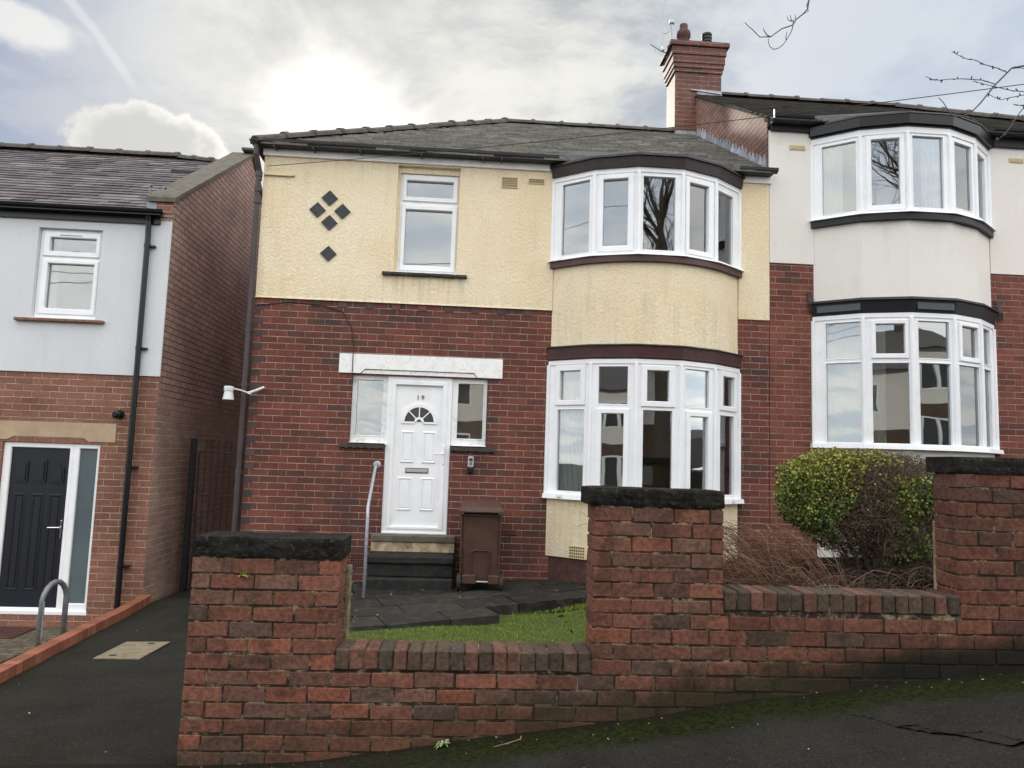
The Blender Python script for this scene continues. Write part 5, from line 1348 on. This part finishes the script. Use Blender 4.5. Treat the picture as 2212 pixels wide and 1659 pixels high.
# bough 1 -> twig group above the middle
Y1 = -6.
limb([(5.6, -12.35, 5.0), (4.9, -10.8, 5.5), (3.7, -9.0, 5.4), (2.5, -7.3, 4.95), (1.95, -6.4, 4.45)], .07, .014)
limb([(1.95, -6.4, 4.45), (1.76, Y1, 4.15), (1.735, Y1, 4.06), (1.73, Y1, 4.02)], .010, .0050)
def sp(L_, r): return [(x, Y1, z) for x, z in L_], r
limb([(1.73, Y1, 4.02), (1.705, Y1, 3.99), (1.67, Y1, 3.96), (1.65, Y1, 3.925), (1.62, Y1, 3.912), (1.59, Y1, 3.90), (1.555, Y1, 3.872), (1.53, Y1, 3.85), (1.50, Y1, 3.848), (1.47, Y1, 3.845), (1.445, Y1, 3.87), (1.43, Y1, 3.885), (1.41, Y1, 3.90), (1.39, Y1, 3.92)], .0050, .0026)
limb([(1.742, Y1, 4.075), (1.724, Y1, 4.045), (1.735, Y1, 4.01), (1.70, Y1, 3.985)], .0025, .002)
limb([(1.65, Y1, 3.925), (1.645, Y1, 3.90), (1.64, Y1, 3.885), (1.615, Y1, 3.84), (1.595, Y1, 3.81), (1.57, Y1, 3.79), (1.545, Y1, 3.782), (1.525, Y1, 3.795), (1.517, Y1, 3.82), (1.516, Y1, 3.84)], .0036, .0024)
limb([(1.53, Y1, 3.85), (1.51, Y1, 3.858), (1.495, Y1, 3.88), (1.49, Y1, 3.895)], .0050, .0022)
limb([(1.612, Y1, 3.84), (1.612, Y1, 3.86), (1.617, Y1, 3.885)], .004, .002)
limb([(1.65, Y1, 3.925), (1.652, Y1, 3.945), (1.64, Y1, 3.955), (1.635, Y1, 3.98)], .0045, .0022); limb([(1.652, Y1, 3.945), (1.665, Y1, 3.965), (1.66, Y1, 3.985)], .0035, .002)
limb([(1.645, Y1, 3.945), (1.625, Y1, 3.95), (1.617, Y1, 3.97)], .0035, .002)
# bough 2 -> right group
Y2 = -5.5
limb([(5.6, -12.35, 5.2), (5.6, -10.4, 5.6), (5.2, -8.5, 5.4), (4.5, -6.6, 4.7), (3.8, Y2, 4.22)], .06, .012)
limb([(3.8, Y2, 4.22), (3.50, Y2, 4.11), (3.33, Y2, 4.09), (3.25, Y2, 4.07), (3.14, Y2, 3.955), (3.04, Y2, 3.83), (2.99, Y2, 3.778), (2.95, Y2, 3.752), (2.91, Y2, 3.740), (2.87, Y2, 3.74), (2.84, Y2, 3.77), (2.81, Y2, 3.82), (2.78, Y2, 3.85)], .0085, .0030)
for q in ([(3.22, 4.04), (3.15, 4.065), (3.08, 4.08), (3.02, 4.105), (2.96, 4.11), (2.91, 4.13), (2.87, 4.15)], [(3.14, 3.96), (3.06, 3.98), (2.93, 3.98), (2.85, 3.972), (2.78, 3.96), (2.74, 3.965), (2.70, 3.98)],
          [(3.45, 3.93), (3.35, 3.925), (3.25, 3.925), (3.16, 3.94), (3.10, 3.95), (3.03, 3.965), (3.0, 3.97)], [(3.45, 3.90), (3.33, 3.905), (3.25, 3.885), (3.17, 3.862), (3.12, 3.88), (3.09, 3.90)],
          [(3.02, 3.71), (3.0, 3.72), (2.95, 3.735), (2.90, 3.755), (2.87, 3.765)], [(3.33, 3.84), (3.30, 3.80), (3.27, 3.76), (3.24, 3.71), (3.20, 3.66), (3.16, 3.62), (3.13, 3.60)], [(3.33, 3.84), (3.29, 3.835), (3.25, 3.84)], [(3.45, 4.08), (3.38, 4.07), (3.30, 4.075), (3.25, 4.066)]):
    pts = [(x, Y2, z) for x, z in q]; limb(pts, .0042, .0020); buds(pts, .0035, 2)
limb([(3.7, Y2, 3.3), (3.45, Y2, 3.29), (3.36, Y2, 3.30), (3.32, Y2, 3.32), (3.315, Y2, 3.34)], .004, .003)
M['twiggrey'] = plain('twig_grey', (.11, .10, .10), .85, .25, 20.); b.build('bough', 'twiggrey', TR)

# ------------------------------------------------------------------ curtains and things in the windows
def curtain(pts, z0, z1, label, mat='net', folds=26, amp=.018, gather=None):
    b = MB(); n = folds*4; vs = []; m = 8
    for i in range(n+1):
        t = i/n; s_ = t*(len(pts)-1); k = min(int(s_), len(pts)-2); f = s_-k
        for j in range(m+1):
            h = j/m; x = pts[k][0]+(pts[k+1][0]-pts[k][0])*f; y = pts[k][1]+(pts[k+1][1]-pts[k][1])*f
            if gather: g = 1-gather*(math.sin(PI*min(1, h*1.1))**2); x = pts[0][0]+(x-pts[0][0])*g; y = pts[0][1]+(y-pts[0][1])*g
            vs.append((x+.004*math.sin(i*1.7+j), y+amp*math.sin(t*folds*2*PI+.4*math.sin(j*.8))+.004*math.sin(i*.7), z0+(z1-z0)*h))
    b.add(vs, [(i*(m+1)+j, (i+1)*(m+1)+j, (i+1)*(m+1)+j+1, i*(m+1)+j+1) for i in range(n) for j in range(m)])
    o = b.build('curtain', mat, smooth=True, label=label, cat='curtain'); return o
def inner(P, d=.10): return offs(P, -d)
I9 = inner(BAY); INn = inner(PN)
def seg(P, i, a, c): return [(P[i][0]+(P[i+1][0]-P[i][0])*t, P[i][1]+(P[i+1][1]-P[i][1])*t) for t in (a, c)]
curtain(seg(I9, 0, .05, 1.0), 1.2, 2.83, 'white net curtain in the left light of the ground floor bay of number 19', folds=7, gather=.25)
curtain(seg(I9, 1, .0, .16), 1.2, 2.83, 'narrow white drape at the second light of the ground floor bay of number 19', 'drape', folds=2)
curtain(seg(I9, 4, .05, .75), 1.2, 2.83, 'pale curtain in the rightmost light of the ground floor bay of number 19', 'drape', folds=5, gather=.3)
curtain(seg(I9, 4, .05, 1.0), 4.22, 5.32, 'beige blind in the rightmost light of the upper bay of number 19', 'blind', folds=8, amp=.006)
curtain(seg(INn, 0, .18, .62), 4.97, 6.08, 'white pleated curtain in the left light of the upper bay of the neighbour house', folds=9)
curtain(seg(INn, 2, .42, .85), 4.97, 6.08, 'cream curtain in the third light of the upper bay of the neighbour house', 'drape', folds=4)
curtain(seg(INn, 3, .1, .95), 4.97, 6.08, 'pale net curtain in the fourth light of the upper bay of the neighbour house', folds=9)
curtain(seg(INn, 4, .1, .95), 4.97, 6.08, 'grey blind in the rightmost light of the upper bay of the neighbour house', 'blind', folds=9, amp=.006)
curtain(seg(INn, 0, .1, .97), 1.93, 3.58, 'sheer white curtain in the left light of the lower bay of the neighbour house', folds=6, gather=.0, amp=.01)
curtain(seg(INn, 1, .05, .48), 1.93, 3.58, 'cream tied curtain in the second light of the lower bay of the neighbour house', 'drape', folds=4)
curtain(seg(INn, 3, .4, .7), 1.93, 3.58, 'narrow cream curtain in the fourth light of the lower bay of the neighbour house', 'drape', folds=2)
curtain([(-1.44, .20), (-1.02, .20)], 1.70, 2.60, 'greyish net curtain in the sidelight left of the white door', 'patterned', folds=5, amp=.012)
curtain([(-.13, .20), (.28, .20)], 1.70, 2.60, 'brown and cream curtain in the sidelight right of the white door', 'patterned', folds=4, amp=.008)
curtain([(-5.42, .16), (-5.30, .16)], 3.2, 4.3, 'grey-white curtain edge in the upper window of the left house', 'drape', folds=2)
b = MB(); b.cbox(2.15, 2.50, -.30, -.06, 1.19, 1.26, .006); lap = b.build('box', 'blackpaint', label='small dark box on the window ledge of the ground floor bay', cat='box')
b = MB(); b.box(1.2, 3.5, -.25, .05, 1.14, 1.172); b.build('window_board', 'wood_white', H)
b = MB(); b.cbox(2.20, 2.60, .45, .47, 1.30, 1.56, .006); b.box(2.1, 2.75, .3, .9, 1.0, 1.03); b.cbox(2.15, 2.2, .35, .4, .6, 1.0, .003); b.cbox(2.65, 2.7, .35, .4, .6, 1.0, .003); b.box(2.38, 2.42, .455, .465, 1.03, 1.3); b.build('desk', 'grey', label='desk with a pale screen inside the ground floor bay', cat='desk')

# ------------------------------------------------------------------ houses across the street (seen mirrored in the glass)
def far_house(x, y, zb, label):
    R = thing('house', (x, y, zb), label, 'house', None)
    b = MB(); wallgrid(b, x-6, x+6, zb-.5, zb+3, [(x-4.6, x-2.2, zb+.8, zb+2.4), (x+2.2, x+4.6, zb+.8, zb+2.4), (x-1.6, x-.7, zb, zb+2.1), (x+.7, x+1.6, zb, zb+2.1)], y, y-.25)
    b.box(x-6, x-5.8, y-7, y-.26, zb-.5, zb+5.5); b.box(x+5.8, x+6, y-7, y-.26, zb-.5, zb+5.5); b.box(x-5.8, x+5.8, y-7, y-6.8, zb-.5, zb+5.5); b.build('brick_wall', 'brickOpp', R)
    b = MB(); wallgrid(b, x-6, x+6, zb+3.002, zb+5.6, [(x-4.6, x-2.2, zb+3.6, zb+4.9), (x+2.2, x+4.6, zb+3.6, zb+4.9), (x-1.6, x-.7, zb+3.7, zb+4.9), (x+.7, x+1.6, zb+3.7, zb+4.9)], y+.015, y-.25); b.build('render_wall', 'whiteN', R)
    b = MB(); b.add([(x-6.2, y+.3, zb+5.5), (x+6.2, y+.3, zb+5.5), (x+6.2, y-7.2, zb+5.5), (x-6.2, y-7.2, zb+5.5), (x-2.8, y-3.5, zb+7.7), (x+2.8, y-3.5, zb+7.7)], [(0, 4, 5, 1), (1, 5, 2), (2, 5, 4, 3), (3, 4, 0), (0, 1, 2, 3)]); rf = b.build('roof', plain('far_slate', (.10, .09, .09), .8, .3, 12.), R)
    b = MB(); b.box(x-.5, x+.5, y-4, y-3.3, zb+7, zb+9); b.cbox(x-.58, x+.58, y-4.08, y-3.22, zb+8.8, zb+9.02, .01); b.build('chimney', 'brickOpp', rf)
    for (xa, xb, za, zb_) in ((x-4.6, x-2.2, zb+.8, zb+2.4), (x+2.2, x+4.6, zb+.8, zb+2.4), (x-4.6, x-2.2, zb+3.6, zb+4.9), (x+2.2, x+4.6, zb+3.6, zb+4.9), (x-1.6, x-.7, zb+3.7, zb+4.9), (x+.7, x+1.6, zb+3.7, zb+4.9)):
        b = MB(); n = 3 if xb-xa > 1.5 else 1; wv = (xb-xa)/n; gl = MB()
        for i in range(n):
            a = xa+i*wv
            b.T = Matrix.Translation((0, y-.02, 0)) @ Matrix.Diagonal((1, -1, 1, 1)); ring(b, (a, a+wv, za, zb_), (a+.09, a+wv-.09, za+.09, zb_-.09), -.05, .05)
            gl.box(a+.05, a+wv-.05, y-.09, y-.08, za+.05, zb_-.05)
        f = b.build('window', 'upvc', R); gl.build('pane', 'doorglass', f)
    for s_ in (-1, 1):
        b = MB(); b.cbox(x+s_*1.15-.44, x+s_*1.15+.44, y-.12, y-.06, zb, zb+2.1, .01); b.build('door', 'navy' if s_ < 0 else 'maroon', R)
    b = MB(); b.cbox(x-6.1, x+6.1, y+.02, y+.12, zb+5.42, zb+5.58, .01); b.build('gutter', 'wood_white', R)
far_house(2.5, -23.5, .25, 'brick and pale rendered houses directly across the street, mirrored in the window glass')
far_house(-13.5, -23.5, -.5, 'brick and pale rendered houses across the street, further downhill')
far_house(17.5, -23.5, 1.7, 'brick and pale rendered houses across the street, further uphill')
